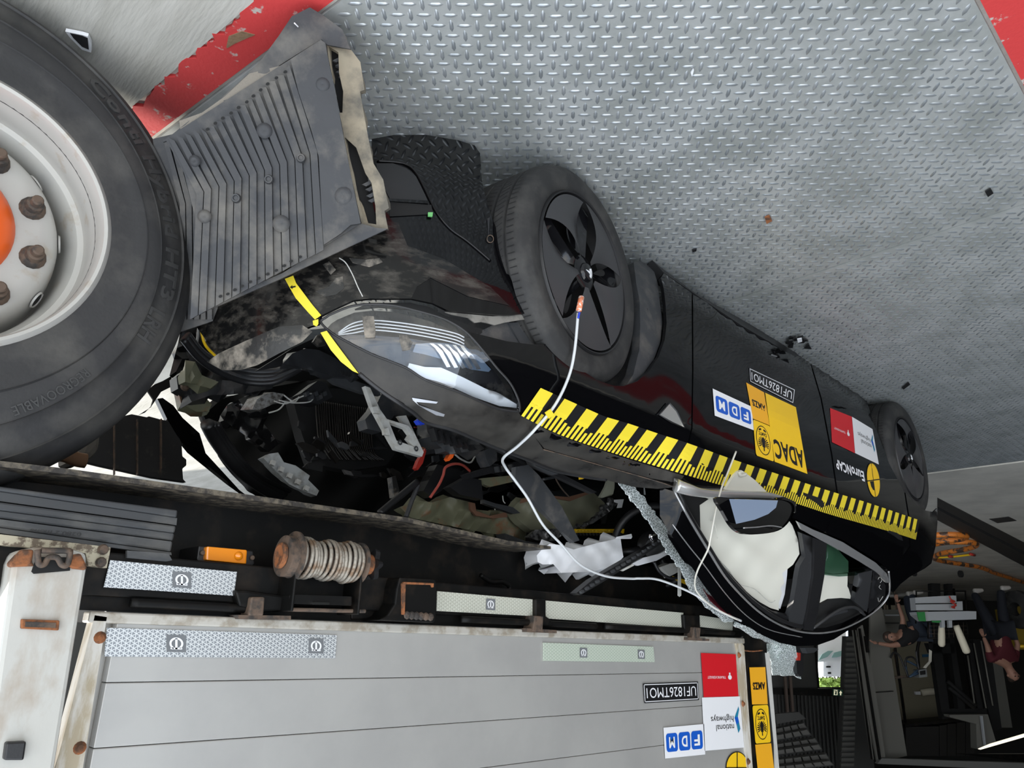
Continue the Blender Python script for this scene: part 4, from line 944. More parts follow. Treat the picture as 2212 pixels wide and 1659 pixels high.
# ---- stickers
SS_ = SCar(.005); SL_ = SCar(.0065); SLL = SCar(.008)
def sticker(name, c, m, parent=CAR, sf=None, rounded=0, label=None):
    hm = homog(c); sh = [(0, 0), (1, 0), (1, 1), (0, 1)] if not rounded else rrect(0, 0, 1, 1, rounded, rounded)
    o = ushape(sh, hm, sf or SS_, m, parent, name, .1)
    if label: o['label'] = label
    return o, hm
def fdm(c, parent, sf, sl, sll):
    o, h = sticker('sticker', c, M_wht, parent, sf, label='white sticker with three blue lettered squares')
    for k, ch in enumerate('FDM'):
        x0 = .05 + k * .31; ushape(rrect(x0, .20, x0 + .28, .80, .05, .12), h, sl, M_blue, o, 'blue_square', .15)
        lettering(ch, (x0 + .07, .32, x0 + .21, .68), h, sll, M_wht, o, .03)
    return o
def highways(c, parent, sf, sl):
    o, h = sticker('sticker', c, M_wht, parent, sf, label='white sticker with black lettering and a folded blue mark')
    lettering('national', (.22, .34, .68, .46), h, sl, M_ink, o, .0); lettering('highways', (.22, .50, .80, .66), h, sl, M_ink, o, .0)
    for p, m in (([(.06, .36), (.12, .28), (.15, .44), (.08, .50)], M_teal), ([(.08, .50), (.15, .44), (.19, .58), (.10, .60)], M_blue), ([(.10, .60), (.19, .58), (.06, .80), (.05, .74)], M_teal)):
        ushape(p, h, sl, m, o, 'folded_mark', 1)
    return o
def redst(c, parent, sf, sl):
    o, h = sticker('sticker', c, M_red, parent, sf, label='red sticker with small white lettering and emblem')
    lettering('TRAFIKVERKET', (.34, .42, .86, .48), h, sl, M_wht, o, .0)
    ushape(ell(.22, .45, .055, .055, 16), h, sl, M_wht, o, 'emblem', 1); ushape([(.20, .50), (.24, .50), (.24, .56), (.20, .56)], h, sl, M_wht, o, 'emblem_stem', 1)
    return o
def amzs(c, parent, sf, sl, full=True):
    o, h = sticker('sticker', c, M_amz, parent, sf, label='deep yellow sticker')
    if full: lettering('AMZS', (.08, .40, .86, .60), h, sl, M_ink, o, .04)
    return o
def oamtc(c, parent, sf, sl, sll):
    o, h = sticker('sticker', c, M_yellow, parent, sf, rounded=.08, label='yellow sticker with a black oval eagle seal')
    ushape(ell(.5, .5, .40, .41, 36), h, sl, M_ink, o, 'oval_ring', .15); ushape(ell(.5, .5, .365, .385, 36), h, sll, M_yellow, o, 'oval_field', .15)
    s3 = lambda p: sll(p) + (O - sll(p)) / np.linalg.norm(O - sll(p), axis=1)[:, None] * .001
    lettering('ÖAMTC', (.27, .60, .73, .72), h, s3, M_ink, o, .04)
    ushape([(.42, .30), (.58, .30), (.60, .50), (.54, .58), (.46, .58), (.40, .50)], h, s3, M_ink, o, 'eagle_body', 1); ushape([(.47, .2), (.53, .2), (.53, .30), (.47, .30)], h, s3, M_ink, o, 'eagle_head', 1)
    for sgn in (-1, 1):
        for k in range(6):
            a = -.5 + k * .32; x, y = math.cos(a) * sgn, math.sin(a); p = (-y * sgn, x * sgn)
            ushape([(.5 + .11 * x - .012 * p[0], .40 + .08 * y - .012 * p[1]), (.5 + .30 * x - .018 * p[0], .40 + .20 * y - .018 * p[1]), (.5 + .30 * x + .018 * p[0], .40 + .20 * y + .018 * p[1]), (.5 + .11 * x + .012 * p[0], .40 + .08 * y + .012 * p[1])], h, s3, M_ink, o, 'eagle_feather', 1)
        ushape([(.5 + sgn * .05, .78), (.5 + sgn * .22, .74), (.5 + sgn * .2, .80), (.5 + sgn * .08, .83)], h, s3, M_ink, o, 'wheel_mark', 1)
    return o
def plate_no(c, parent, sf, sl, sll):
    o, h = sticker('sticker', c, M_ink, parent, sf, label='black sticker with white test number and border')
    for r in ((.01, .05, .99, .09), (.01, .91, .99, .95), (.01, .05, .02, .95), (.98, .05, .99, .95)): ushape([(r[0], r[1]), (r[2], r[1]), (r[2], r[3]), (r[0], r[3])], h, sl, M_wht, o, 'border_line', .3)
    lettering('UF1826TMO1', (.05, .24, .95, .76), h, sl, M_wht, o, .0); return o
fdm(C_((955, 522), (710, 430), (697, 260), (942, 374)), CAR, SS_, SL_, SLL)
plate_no(C_((1205, 357), (932, 218), (927, 127), (1217, 264)), CAR, SS_, SL_, SLL)
amzs(C_((1055, 492), (950, 449), (908, 222), (1020, 284)), CAR, SS_, SL_)
oamtc(C_((1083, 720), (970, 680), (950, 453), (1058, 497)), CAR, SS_, SL_, SLL)
o_, h_ = sticker('sticker', C_((1293, 797), (1087, 720), (1027, 286), (1220, 377)), M_yellow, label='large yellow sticker with bold black letters')
lettering('ADAC', (.04, .06, .95, .33), h_, SL_, M_ink, o_, .03)
redst(C_((1592, 667), (1447, 597), (1435, 382), (1572, 437)), CAR, SS_, SL_); highways(C_((1742, 738), (1593, 666), (1573, 437), (1702, 515)), CAR, SS_, SL_)
hE = homog(C_((1655, 850), (1478, 768), (1468, 698), (1645, 778)))
eu = ushape([(0, 0), (0, 0.001), (.001, 0)], hE, SS_, M_dark, CAR, 'sticker', 5) if 0 else sub('round_sticker')
lettering('Euro', (0, 0.05, .44, .95), hE, SL_, M_wht, eu, .03); lettering('NCAP', (.46, 0.05, 1, .95), hE, SL_, M_wht, eu, .03)
def target(cx, cy, rx, ry, rot, parent, sf, sl, sll):
    I = lambda p: np.asarray(p, float)
    o = ushape(ell(cx, cy, rx * 1.06, ry * 1.06, 36, rot=rot), I, sf, M_ink, parent, 'target_rim', 20)
    ushape(ell(cx, cy, rx, ry, 36, rot=rot), I, sl, M_yellow, o, 'yellow_disc', 20)
    f = lambda pts: [(cx + x * rx * math.cos(rot) - y * ry * math.sin(rot), cy + x * rx * math.sin(rot) + y * ry * math.cos(rot)) for x, y in pts]
    for p in ([(-.04, -1), (.04, -1), (.04, 1), (-.04, 1)], [(-1, -.03), (1, -.03), (1, .03), (-1, .03)], [(-.6, 0.05), (0, .05), (0, .6), (-.25, .58), (-.5, .35)]): ushape(f(p), I, sll, M_ink, o, 'target_line', 30)
target(C_((1708, 836))[0][0], C_((1708, 836))[0][1], 13.2, 36.5, -.13, eu, SS_, SL_, SLL)
# trailer stickers, same designs
Y1, Y2, Y3 = SY(Y7 - .002), SY(Y7 - .003), SY(Y7 - .004)
plate_no(J_((1745, 1013), (1455, 1030), (1448, 925), (1740, 915)), TR, Y1, Y2, Y3)
redst(J_((1955, 993), (1770, 998), (1755, 763), (1940, 770)), TR, Y1, Y2)
highways(J_((1985, 1265), (1775, 1283), (1760, 1000), (1962, 994)), TR, Y1, Y2)
fdm(J_((1778, 1302), (1565, 1324), (1556, 1160), (1772, 1140)), TR, Y1, Y2, Y3)
amzs(J_((2110, 1035), (2027, 1037), (2012, 840), (2097, 838)), TR, SY(Y7 + .006), SY(Y7 + .005))
oamtc(J_((2127, 1238), (2045, 1245), (2028, 1043), (2112, 1038)), TR, SY(Y7 + .006), SY(Y7 + .005), SY(Y7 + .004))
amzs(J_((2165, 1560), (2075, 1560), (2043, 1250), (2128, 1242)), TR, SY(Y7 + .006), SY(Y7 + .005), False)
target(J_((1948, 1372))[0][0], J_((1948, 1372))[0][1], 23, 33, 0, TR, Y1, Y2, Y3)
# ================================================================ greenhouse, mirror, airbags
cab = CAR
M_trim = mat('satin window trim', (.42, .42, .42), .25, .6)
M_strip = mat('bright belt strip', (.62, .62, .61), .22, .65); M_seal = mat('grey rubber seal', (.035, .036, .038), .4)  # strip is paler than chrome: reflected sky put into its colour
M_tint = glassy('green tinted glass', (.45, .58, .52), 1.2, .02); M_dkglass = glassy('dark tinted glass', (.06, .07, .07), 1.5, .02)
M_shard = glassy('shattered windscreen', (.55, .62, .60), 1.5, .1, .55)
roofo = U_((-60, 470), (0, 575), (100, 725), (250, 965), (330, 1085), (460, 1255), (600, 1395), (700, 1445), (850, 1525), (1000, 1592), (1150, 1622), (1330, 1615), (1480, 1562), (1650, 1455), (1800, 1352), (1900, 1232), (2000, 1112), (2090, 1040))
wino = U_((1965, 960), (1975, 1080), (1962, 1175), (1900, 1262), (1780, 1358), (1600, 1452), (1450, 1496), (1300, 1506), (1150, 1486), (1000, 1432), (850, 1342), (700, 1212), (520, 1012), (370, 775), (200, 492), (72, 255))
panel('roof_rail', roofo + U_((2040, 960),) + wino + U_((-60, 215),), S0, M_paint, cab, th=.03, step=12)
ptube('window_chrome', wino, SCar(.004), .0045, M_trim, cab)
ptube('roof_seam', U_((50, 540), (200, 740), (330, 900), (500, 1130), (650, 1300), (800, 1420), (950, 1490), (1200, 1542)), SCar(.003), .0022, M_trim, cab)
ptube('frame_seal', U_((100, 250), (225, 480), (385, 745), (540, 985), (720, 1185), (870, 1310), (1010, 1400), (1150, 1452), (1215, 1462)), SCar(-.012), .010, M_blackpl, cab)
panel('window_frame_inner', U_((72, 255), (200, 492), (370, 775), (520, 1012), (700, 1212), (850, 1342), (1000, 1432), (1215, 1480), (1225, 1440), (1120, 1385), (1000, 1355), (900, 1300), (740, 1160), (560, 960), (420, 760), (330, 640), (230, 470), (120, 280)), SCar(-.02), M_blackpl, cab, th=.02, step=14)
panel('quarter_trim', U_((125, 285), (435, 350), (355, 405), (365, 690), (300, 590), (210, 430)), SCar(-.03), M_dark, cab, th=.01, step=20)
panel('belt_trim', U_((1160, 520), (1300, 592), (1400, 632), (1560, 702), (1720, 802), (1850, 882), (1950, 982), (1975, 1060), (1940, 1060), (1900, 1000), (1840, 955), (1700, 868), (1500, 755), (1365, 685), (1195, 592)), SCar(.004), M_trim, cab, th=.01, step=12)
panel('door_frame', U_((1218, 635), (1312, 668), (1302, 1000), (1252, 1320), (1215, 1480), (1100, 1450), (1105, 1360), (1145, 1240), (1185, 1000), (1200, 925), (1252, 840)), SCar(-.012), M_seal, cab, th=.02, step=14)
panel('pillar_cover', U_((1316, 670), (1422, 712), (1400, 1000), (1335, 1370), (1300, 1488), (1215, 1480), (1255, 1320), (1304, 1000)), SCar(-.002), M_blackpl, cab, th=.02, step=14)
panel('rear_frame_bar', U_((1725, 990), (1845, 958), (1838, 1000), (1792, 1335), (1740, 1290), (1680, 1240), (1690, 1180)), SCar(-.012), M_seal, cab, th=.02, step=14)
panel('quarter_glass', U_((1845, 958), (1900, 1010), (1945, 1090), (1940, 1180), (1890, 1255), (1792, 1338)), SCar(-.004), M_ink, cab, th=.004, step=14)
for p in (((1870, 1030), (1885, 1010), (1905, 1035), (1890, 1060)), ((1870, 1195), (1880, 1228), (1915, 1180)), ((1890, 1080), (1880, 1100), (1900, 1120))): ptube('glass_crack', U_(*p), SCar(.001), .0012, M_whitepl, cab)
panel('rear_side_glass', U_((1422, 715), (1500, 758), (1650, 845), (1790, 965), (1700, 1008), (1550, 1018), (1400, 1000)), SCar(-.015), M_tint, cab, th=.004, step=20)
panel('seal_flap', U_((1310, 1488), (1350, 1400), (1450, 1300), (1560, 1235), (1650, 1235), (1720, 1275), (1790, 1345), (1800, 1365), (1740, 1400), (1640, 1445), (1480, 1490)), SCar(-.05), M_dark, cab, th=.02, step=16)
ptube('hanging_seal', U_((1320, 1480), (1400, 1420), (1480, 1360), (1570, 1310), (1660, 1290), (1720, 1310), (1780, 1370)), SCar(-.015), .008, M_seal, cab)
ptube('coil_grip', U_((1490, 1385), (1530, 1365), (1580, 1350), (1640, 1335)), SCar(-.03), .010, M_dkpl, cab)
panel('far_sky_block', [(1480, 1085), (1600, 1090), (1780, 1160), (1900, 1190), (1935, 1270), (1850, 1345), (1750, 1372), (1650, 1345), (1540, 1200)], ST(1.0), M_dark, cab, th=.02, step=60)  # added dark sheet, blocks the sky behind the cabin windows
# airbags hanging inside the windows
ab = panel('curtain_airbag', U_((355, 400), (440, 340), (560, 330), (800, 400), (1060, 440), (1112, 475), (1190, 590), (1240, 720), (1252, 838), (1195, 935), (1100, 1010), (1112, 1112), (1078, 1150), (1092, 1200), (1062, 1290), (1062, 1352), (990, 1332), (900, 1282), (830, 1232), (700, 1130), (560, 955), (450, 822), (365, 685)), SCar(-.040), M_cloth, cab, th=.05, step=7, dent=.014, dscale=33)
ptube('airbag_seam', U_((480, 830), (600, 980), (690, 1100), (830, 1150), (960, 1265), (1010, 1250)), SCar(-.028), .0012, M_whitepl, ab)
ptube('airbag_cord', U_((445, 535), (480, 570), (505, 690)), SCar(-.026), .0015, M_cloth, ab)
panel('curtain_airbag', U_((1400, 1002), (1530, 1015), (1665, 1005), (1662, 1120), (1695, 1240), (1600, 1230), (1480, 1240), (1345, 1312)), SCar(-.035), M_cloth, cab, th=.04, step=10, dent=.008, dscale=22)
panel('curtain_airbag', U_((1425, 730), (1560, 770), (1680, 900), (1680, 1000), (1550, 1015), (1405, 1000)), SCar(-.04), M_cloth, cab, th=.02, step=14, dent=.006, dscale=22)
panel('seat_back_edge', U_((1100, 1010), (1190, 945), (1150, 1230), (1110, 1360), (1060, 1350)), SCar(-.06), M_wht, cab, th=.03, step=16)
panel('airbag_flap', U_((505, 262), (560, 170), (600, 110), (632, 72), (662, 64), (700, 88), (780, 150), (900, 268), (760, 275), (620, 270)), SCar(.02), M_cloth, cab, th=.01, step=9, dent=.004, dscale=16)
ptube('airbag_fold', U_((640, 80), (655, 110), (700, 100)), SCar(.03), .006, M_cloth, cab)
# belt strip popped off the door, mirror
tube('strip_sheen_tube', SCar(.05)(U_((85, 200), (200, 238), (300, 262), (440, 276), (700, 283), (900, 292), (1050, 330), (1140, 375))), [.022, .019, .015, .014, .014, .014, .011, .004], M_strip, cab, seg=14)  # rounded overlay added to give the strip its sky sheen
panel('loose_belt_strip', U_((85, 155), (170, 190), (300, 232), (520, 240), (700, 250), (900, 265), (1050, 308), (1125, 345), (1148, 382), (1080, 352), (950, 325), (700, 315), (440, 308), (300, 292), (200, 272), (76, 240)), SCar(.035), M_strip, cab, th=.018, step=10)
ptube('strip_joint', U_((712, 252), (672, 280), (690, 310)), SCar(.045), .002, M_whitepl, cab)
mr = sub('door_mirror', cab)
S_m = lambda d: ST(-.10 + d)
mo = spline(U_((435, 310), (560, 308), (800, 312), (1000, 322), (1100, 348), (1132, 400), (1110, 480), (1040, 568), (950, 612), (800, 632), (700, 630), (620, 600), (560, 535), (500, 430)), 3)
V = []; F = []; cx, cy = np.mean(mo, axis=0); nm = len(mo)
for i, (k, t) in enumerate(((1.0, 0.0), (1.0, .02), (.99, .06), (.9, .11), (.7, .15), (.35, .17))):
    pp = [(cx + (x - cx) * k, cy + (y - cy) * k) for x, y in mo]; V += list(ST(-.16 + t)(pp))
V += list(ST(-.16)([(cx + (x - cx) * .93, cy + (y - cy) * .93) for x, y in mo]))
for i in range(5):
    for k in range(nm): F.append((i * nm + k, i * nm + (k + 1) % nm, (i + 1) * nm + (k + 1) % nm, (i + 1) * nm + k))
F.append(tuple(range(5 * nm, 6 * nm)))
mesh('mirror_housing', V, F, M_paint, mr, True)
panel('mirror_face', mo, ST(-.155), M_paint, mr, th=.01, step=12)
panel('mirror_sky_sheen', U_((448, 318), (700, 322), (985, 332), (968, 395), (900, 452), (780, 502), (590, 545), (560, 525), (500, 420)), SN(ST(-.20)(U_((760, 400)))[0], (.95, -1.0, .45)), mat('bluish sky sheen', (.11, .125, .15), .12, 1), mr, th=.004, step=30)  # tilted plate on the housing front, sky reflection put into its blue-grey colour
ptube('mirror_crease', U_((680, 575), (800, 568), (920, 556), (1020, 570)), ST(-.172), .002, M_trim, mr)
panel('mirror_foot', U_((1040, 300), (1140, 345), (1145, 440), (1060, 420), (980, 360)), ST(-.08), M_paint, mr, th=.08, step=30)
# door handles
for p in (((1212, 262), (1250, 275), (1340, 305), (1385, 338), (1397, 385), (1370, 397), (1330, 357), (1240, 300), (1212, 285)), ((1968, 598), (2040, 620), (2082, 652), (2092, 690), (2055, 678), (2020, 650), (1962, 615))):
    panel('door_handle', U_(*p), SCar(.010), M_blackpl, CAR, th=.012, step=14)
panel('side_indicator_camera', C_((425, 350), (470, 400), (520, 500), (510, 505), (440, 470), (365, 425)), SCar(.014), M_chrome, CAR, th=.012, step=10)
ptube('camera_rim', C_((425, 350), (470, 400), (522, 508), (440, 472), (362, 425), (425, 350)), SCar(.014), .0025, M_blackpl, CAR, n=1)
# windscreen remains
def jag(pts, a=5, n=6):
    o = []
    for i in range(len(pts)):
        p, q = np.array(pts[i]), np.array(pts[(i + 1) % len(pts)]); L = np.linalg.norm(q - p); m = max(1, int(L / n)); nn = np.array([-(q - p)[1], (q - p)[0]]) / max(L, 1e-6)
        for k in range(m): o.append(tuple(p + (q - p) * k / m + nn * rng.uniform(-a, a)))
    return o
dS = SD([(1330, 1030, 1.50), (1450, 1180, 1.52), (1560, 1330, 1.60), (1600, 1360, 1.62)])
panel('windscreen_remains', jag(D_((640, 215), (720, 240), (800, 340), (900, 470), (1000, 600), (1110, 760), (1150, 850), (1230, 960), (1360, 1085), (1290, 1095), (1190, 1010), (1070, 880), (1020, 770), (950, 680), (870, 540), (790, 430), (690, 310)), 2.5), dS, M_shard, CAR, th=.004, step=8, dent=.004, dscale=8)
panel('windscreen_remains', jag(D_((1360, 1080), (1500, 1160), (1640, 1215), (1600, 1225), (1480, 1190), (1340, 1110)), 2), SD([(1600, 1350, 1.6), (1700, 1395, 1.7)]), M_shard, CAR, th=.004, step=8)
panel('windscreen_frit', D_((1160, 890), (1230, 960), (1330, 1050), (1290, 1040), (1200, 960)), SD([(1550, 1300, 1.56)]), mat('wine red reflection foil', (.08, .01, .015), .3), CAR, th=.003, step=20)
cr_ = panel('windscreen_remains', jag(M_((60, 250), (130, 200), (240, 190), (430, 250), (445, 400), (470, 540), (490, 620), (400, 590), (280, 590), (150, 580), (130, 400), (95, 320)), 2), SD([(1660, 1400, 1.95), (1730, 1450, 2.0), (1700, 1390, 1.9)]), M_shard, CAR, th=.006, step=6, dent=.015, dscale=9)
panel('mirror_mount', M_((420, 250), (520, 260), (510, 560), (480, 600), (440, 560)), SY(1.98), M_blackpl, CAR, th=.03, step=40); panel('red_tag', M_((445, 320), (480, 325), (478, 412), (447, 412)), SY(1.96), M_redpl, CAR, th=.01, step=40)
panel('sun_visor_hinge', M_((530, 265), (640, 262), (690, 280), (640, 320), (560, 330)), SY(1.95), M_dkpl, CAR, th=.04, step=40)
# ================================================================ torn open front and cabin
def frag(name, pts, Y, m, th=.012, dent=0, step=14, parent=CAR, sm=True, dscale=14):
    s_ = SD([(x, y, Y[i] if not np.isscalar(Y) else Y) for i, (x, y) in enumerate([pts[0], pts[len(pts) // 3], pts[2 * len(pts) // 3]])]) if not np.isscalar(Y) else SY(Y)
    return panel(name, pts, s_, m, parent, th=th, step=step, sm=sm, dent=dent, dscale=dscale)
# dark tub and walls closing off the bay
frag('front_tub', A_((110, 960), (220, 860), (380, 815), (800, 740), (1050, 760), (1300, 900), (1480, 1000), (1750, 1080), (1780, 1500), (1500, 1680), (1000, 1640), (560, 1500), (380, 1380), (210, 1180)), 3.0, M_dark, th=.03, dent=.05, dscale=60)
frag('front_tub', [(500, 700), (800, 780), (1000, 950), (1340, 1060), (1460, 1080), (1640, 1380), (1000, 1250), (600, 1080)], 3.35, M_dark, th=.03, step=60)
frag('tub_rim', A_((210, 960), (250, 900), (350, 850), (420, 840), (470, 900), (500, 960), (470, 1010), (560, 1130), (500, 1180), (330, 1060), (230, 990)), 2.75, mat('wet black plastic', (.012, .012, .013), .15), th=.03, dent=.02)
for k, (w0, r) in enumerate(((0, .022), (34, .014), (62, .010))):
    dtube('tub_edge', [(*A_((130 + w0, 1010))[0], 2.3), (*A_((185 + w0, 1110))[0], 2.35), (*A_((300 + w0, 1260))[0], 2.4), (*A_((430 + w0, 1370 - k * 8))[0], 2.5), (*A_((560 + w0, 1450 - k * 20))[0], 2.6)], r, M_blackpl, CAR)
far = frag('far_fender', P_((1025, 245), (1060, 240), (1130, 290), (1190, 370), (1300, 470), (1340, 600), (1450, 720), (1560, 840), (1640, 900), (1500, 800), (1400, 720), (1240, 590), (1150, 480), (1090, 380)), 2.9, M_paint, th=.03)
frag('torn_liner', P_((960, 190), (1010, 150), (1060, 130), (1120, 95), (1110, 170), (1050, 200), (1030, 230), (990, 290), (945, 335), (905, 350), (985, 300), (1000, 250)), 2.7, M_dark, th=.01, step=20)
frag('front_mount', P_((1150, 100), (1200, 60), (1290, 70), (1330, 130), (1330, 200), (1230, 220), (1160, 180)), 2.4, M_blackpl, th=.06)
lathe('mount_bolt', [(0, .01), (.012, .008), (.016, 0)], SY(2.38)(P_((1205, 165)))[0], (0, -1, 0), M_steel, CAR, seg=12)
frag('crushed_rail', P_((1170, 230), (1260, 220), (1350, 250), (1380, 280), (1360, 330), (1280, 330), (1180, 280)), 2.45, M_green, th=.04, dent=.01)
frag('crushed_rail', A_((0, 810), (60, 790), (150, 745), (360, 760), (540, 740), (520, 800), (360, 830), (150, 840), (40, 880)), 2.4, M_dkpl, th=.05, dent=.012)
frag('crushed_rail', A_((0, 630), (60, 640), (100, 720), (200, 760), (150, 800), (0, 760)), 2.3, M_green, th=.03, dent=.012)
frag('dark_backing', [(398, 672), (450, 670), (520, 790), (485, 862), (430, 850), (392, 832), (366, 812), (385, 740)], 2.7, M_blackpl, th=.02, dent=.02)  # added dark backing that hides sunlit ground between tyre and nose
frag('pale_torn_strip', [(446, 690), (450, 688), (446, 735), (441, 742)], 2.0, M_whitepl, th=.004, step=30); frag('pale_torn_strip', [(428, 700), (431, 700), (428, 745), (424, 740)], 2.0, M_whitepl, th=.004, step=30)
dtube('yellow_wire', [(434, 708, 1.9), (441, 740, 1.92), (458, 762, 1.95), (486, 784, 1.98)], .004, M_yellow, CAR)
# rubber lip arcs under the nose
for k in range(4):
    o = k * 22
    dtube('lip_seal', [(*A_((-10 + o * .4, 505 - o * .4))[0], 1.95), (*A_((80 + o * .3, 615 - o * .5))[0], 2.0), (*A_((200 + o * .2, 700 - o * .8))[0], 2.05), (*A_((360, 760 - o))[0], 2.08), (*A_((520, 765 - o))[0], 2.05), (*A_((630 - o * .3, 715 - o * .7))[0], 2.0), (*A_((700 - o * .6, 670 - o * .4))[0], 1.95)], .010, [M_blackpl, M_dkpl][k % 2], CAR)
frag('nose_back', A_((430, 690), (560, 610), (640, 560), (770, 500), (830, 500), (900, 560), (1040, 715), (960, 720), (850, 710), (700, 680), (640, 650)), 2.0, M_blackpl, th=.02)
frag('bumper_beam_cover', A_((580, 655), (640, 590), (720, 560), (800, 570), (900, 620), (1000, 700), (1040, 740), (900, 730), (750, 690), (650, 660)), 1.93, mat('soft black trim', (.02, .021, .023), .3), th=.03, dent=.006)
frag('fog_lamp_shell', A_((765, 520), (790, 480), (835, 460), (840, 540), (800, 548)), 1.8, M_scuff, th=.01)
for p in (((830, 715), (990, 745), (1150, 800), (1170, 840), (1060, 825), (900, 770)), ((910, 700), (940, 675), (1020, 690), (1030, 720), (960, 730))): frag('air_duct_strip', A_(*p), 1.95, M_dkpl, th=.02)
for k in range(5): frag('duct_slat', A_((925 + k * 18, 690 + k * 5), (935 + k * 18, 690 + k * 5), (950 + k * 18, 722 + k * 5), (940 + k * 18, 722 + k * 5)), 1.93, M_blackpl, th=.01)
# radiator core and wet black clutter
rad = frag('radiator_core', A_((640, 850), (760, 800), (1060, 800), (1110, 960), (1180, 1090), (1260, 1180), (1200, 1260), (980, 1290), (760, 1250), (700, 1080)), 2.5, M_dark, th=.06)
for k in range(26):
    x = 780 + k * 13
    dtube('radiator_tube', [(*A_((x, 870 + k * 2))[0], 2.45), (*A_((x + 8 + 4 * math.sin(k), 1000 + k * 3))[0], 2.44), (*A_((x + 24, 1110 + k * 3))[0], 2.42), (*A_((x + 90 + 8 * math.sin(k * 2), 1230))[0], 2.4)], .0035, mat('oily black metal', (.02, .018, .016), .2, .4) if k == 0 else bpy.data.materials['oily black metal'], rad)
frag('fuse_box', A_((690, 830), (790, 755), (840, 760), (880, 850), (800, 895), (740, 880)), 2.2, M_blackpl, th=.06)
for k in range(5): frag('fuse', A_((720 + k * 26, 822 + (k % 2) * 20), (738 + k * 26, 815 + (k % 2) * 20), (746 + k * 26, 838 + (k % 2) * 20), (728 + k * 26, 846 + (k % 2) * 20)), 2.18, M_dkpl, th=.02)
frag('fog_lamp', A_((400, 925), (430, 865), (470, 835), (530, 822), (590, 833), (560, 872), (500, 905), (440, 930)), 2.25, mat('cracked lamp glass', (.25, .25, .24), .3, col2=(.08, .07, .06), scale=60), th=.05, dent=.006)
for p in (((530, 875), (600, 890), (680, 855), (750, 830), (765, 850), (740, 880), (640, 885), (560, 870)), ((500, 945), (560, 925), (600, 880)), ((590, 840), (650, 880), (680, 850))): dtube('lamp_wire', [(*q, 2.2) for q in A_(*p)], .0025, M_whitepl, CAR)
# white brackets
wb = panel('white_bracket', A_((1075, 785), (1105, 795), (1165, 925), (1205, 982), (1330, 1020), (1365, 1060), (1425, 1180), (1415, 1206), (1260, 1162), (1235, 1120), (1180, 1020), (1115, 900)), SY(1.9), M_whitepl, CAR, th=.02, step=12, holes=[A_((1218, 1000), (1318, 1038), (1345, 1075), (1330, 1098), (1375, 1150), (1262, 1110))])
frag('bracket_tab', A_((1115, 910), (1150, 905), (1170, 950), (1130, 945)), 1.88, M_whitepl, parent=wb); frag('bracket_tab', A_((1185, 1040), (1215, 1035), (1225, 1080), (1190, 1075)), 1.88, M_whitepl, parent=wb)
frag('bracket_rail', A_((1270, 965), (1320, 960), (1420, 1170), (1400, 1180), (1300, 1010)), 1.93, M_whitepl, parent=wb)
for p in A_((1283, 1122), (1380, 1160)): lathe('bracket_hole', [(.004, .001), (.007, .0015), (.009, 0)], SY(1.895)([p])[0], (0, -1, 0), M_dkpl, wb, seg=14)
frag('box_behind_bracket', A_((1075, 985), (1130, 920), (1180, 820), (1340, 925), (1370, 960), (1250, 960), (1170, 1060), (1090, 1040)), 2.0, M_dkpl, th=.05)
wc2 = frag('translucent_clip_rail', A_((468, 1215), (500, 1190), (555, 1182), (590, 1240), (660, 1260), (745, 1320), (735, 1345), (800, 1410), (785, 1440), (700, 1410), (620, 1370), (500, 1250)), 2.3, mat('milky plastic', (.40, .42, .42), .4, col2=(.26, .26, .24), scale=20), th=.03, dent=.004)
for k in range(5): frag('clip_tooth', A_((520 + k * 50, 1225 + k * 38), (545 + k * 50, 1235 + k * 38), (535 + k * 50, 1262 + k * 38), (512 + k * 50, 1250 + k * 38)), 2.27, M_whitepl, parent=wc2)
frag('small_canister', A_((1235, 1330), (1258, 1322), (1285, 1430), (1275, 1452), (1250, 1450)), 2.2, M_scuff, th=.03)
# mid bay
frag('strut_tower', V_((160, 720), (300, 668), (420, 682), (560, 640), (720, 680), (760, 740), (980, 760), (1060, 760), (1160, 820), (1172, 890), (1160, 985), (1000, 945), (850, 925), (650, 890), (250, 805)), 2.15, M_green, th=.03, dent=.025, step=9, dscale=22)
frag('cowl_panel', V_((1050, 740), (1130, 650), (1250, 620), (1400, 645), (1540, 660), (1700, 600), (1795, 690), (1745, 800), (1560, 885), (1400, 900), (1200, 900), (1100, 820)), 2.1, mat('olive primer sheet', (.22, .22, .15), .5), th=.03, dent=.02, step=9, dscale=26)
for p in (V_((1140, 655), (1300, 625), (1400, 632), (1500, 640), (1660, 598), (1670, 615), (1520, 672), (1400, 650), (1260, 650), (1130, 690)),): frag('sealant_strip', p, 2.07, mat('brown sealant', (.20, .10, .06), .6), th=.01, step=12)
frag('sealant_strip', V_((720, 680), (760, 690), (770, 750), (880, 790), (1010, 760), (1020, 800), (900, 810), (770, 790), (725, 740)), 2.11, bpy.data.materials['brown sealant'], th=.01, step=12)
frag('cowl_edge', V_((815, 490), (1080, 465), (1120, 490), (1060, 520), (880, 560), (830, 540)), 2.05, M_green, th=.02)
frag('torn_primer_flap', V_((1755, 640), (1800, 560), (1830, 478), (1872, 510), (1870, 570), (1860, 615), (1780, 645)), 1.9, mat('pale primer', (.34, .35, .27), .5), th=.01, dent=.006)
frag('torn_foil', V_((1550, 890), (1700, 830), (1790, 700), (1850, 645), (1900, 690), (1830, 760), (1700, 850), (1620, 880)), 2.0, mat('crumpled foil edge', (.18, .18, .18), .4, .5, col2=(.02, .02, .02), scale=60), th=.02, dent=.012, dscale=6, step=7)
frag('torn_foil', V_((1180, 960), (1240, 900), (1420, 890), (1480, 920), (1400, 990), (1300, 1000)), 2.0, bpy.data.materials['crumpled foil edge'], th=.02, dent=.012, dscale=6, step=7)
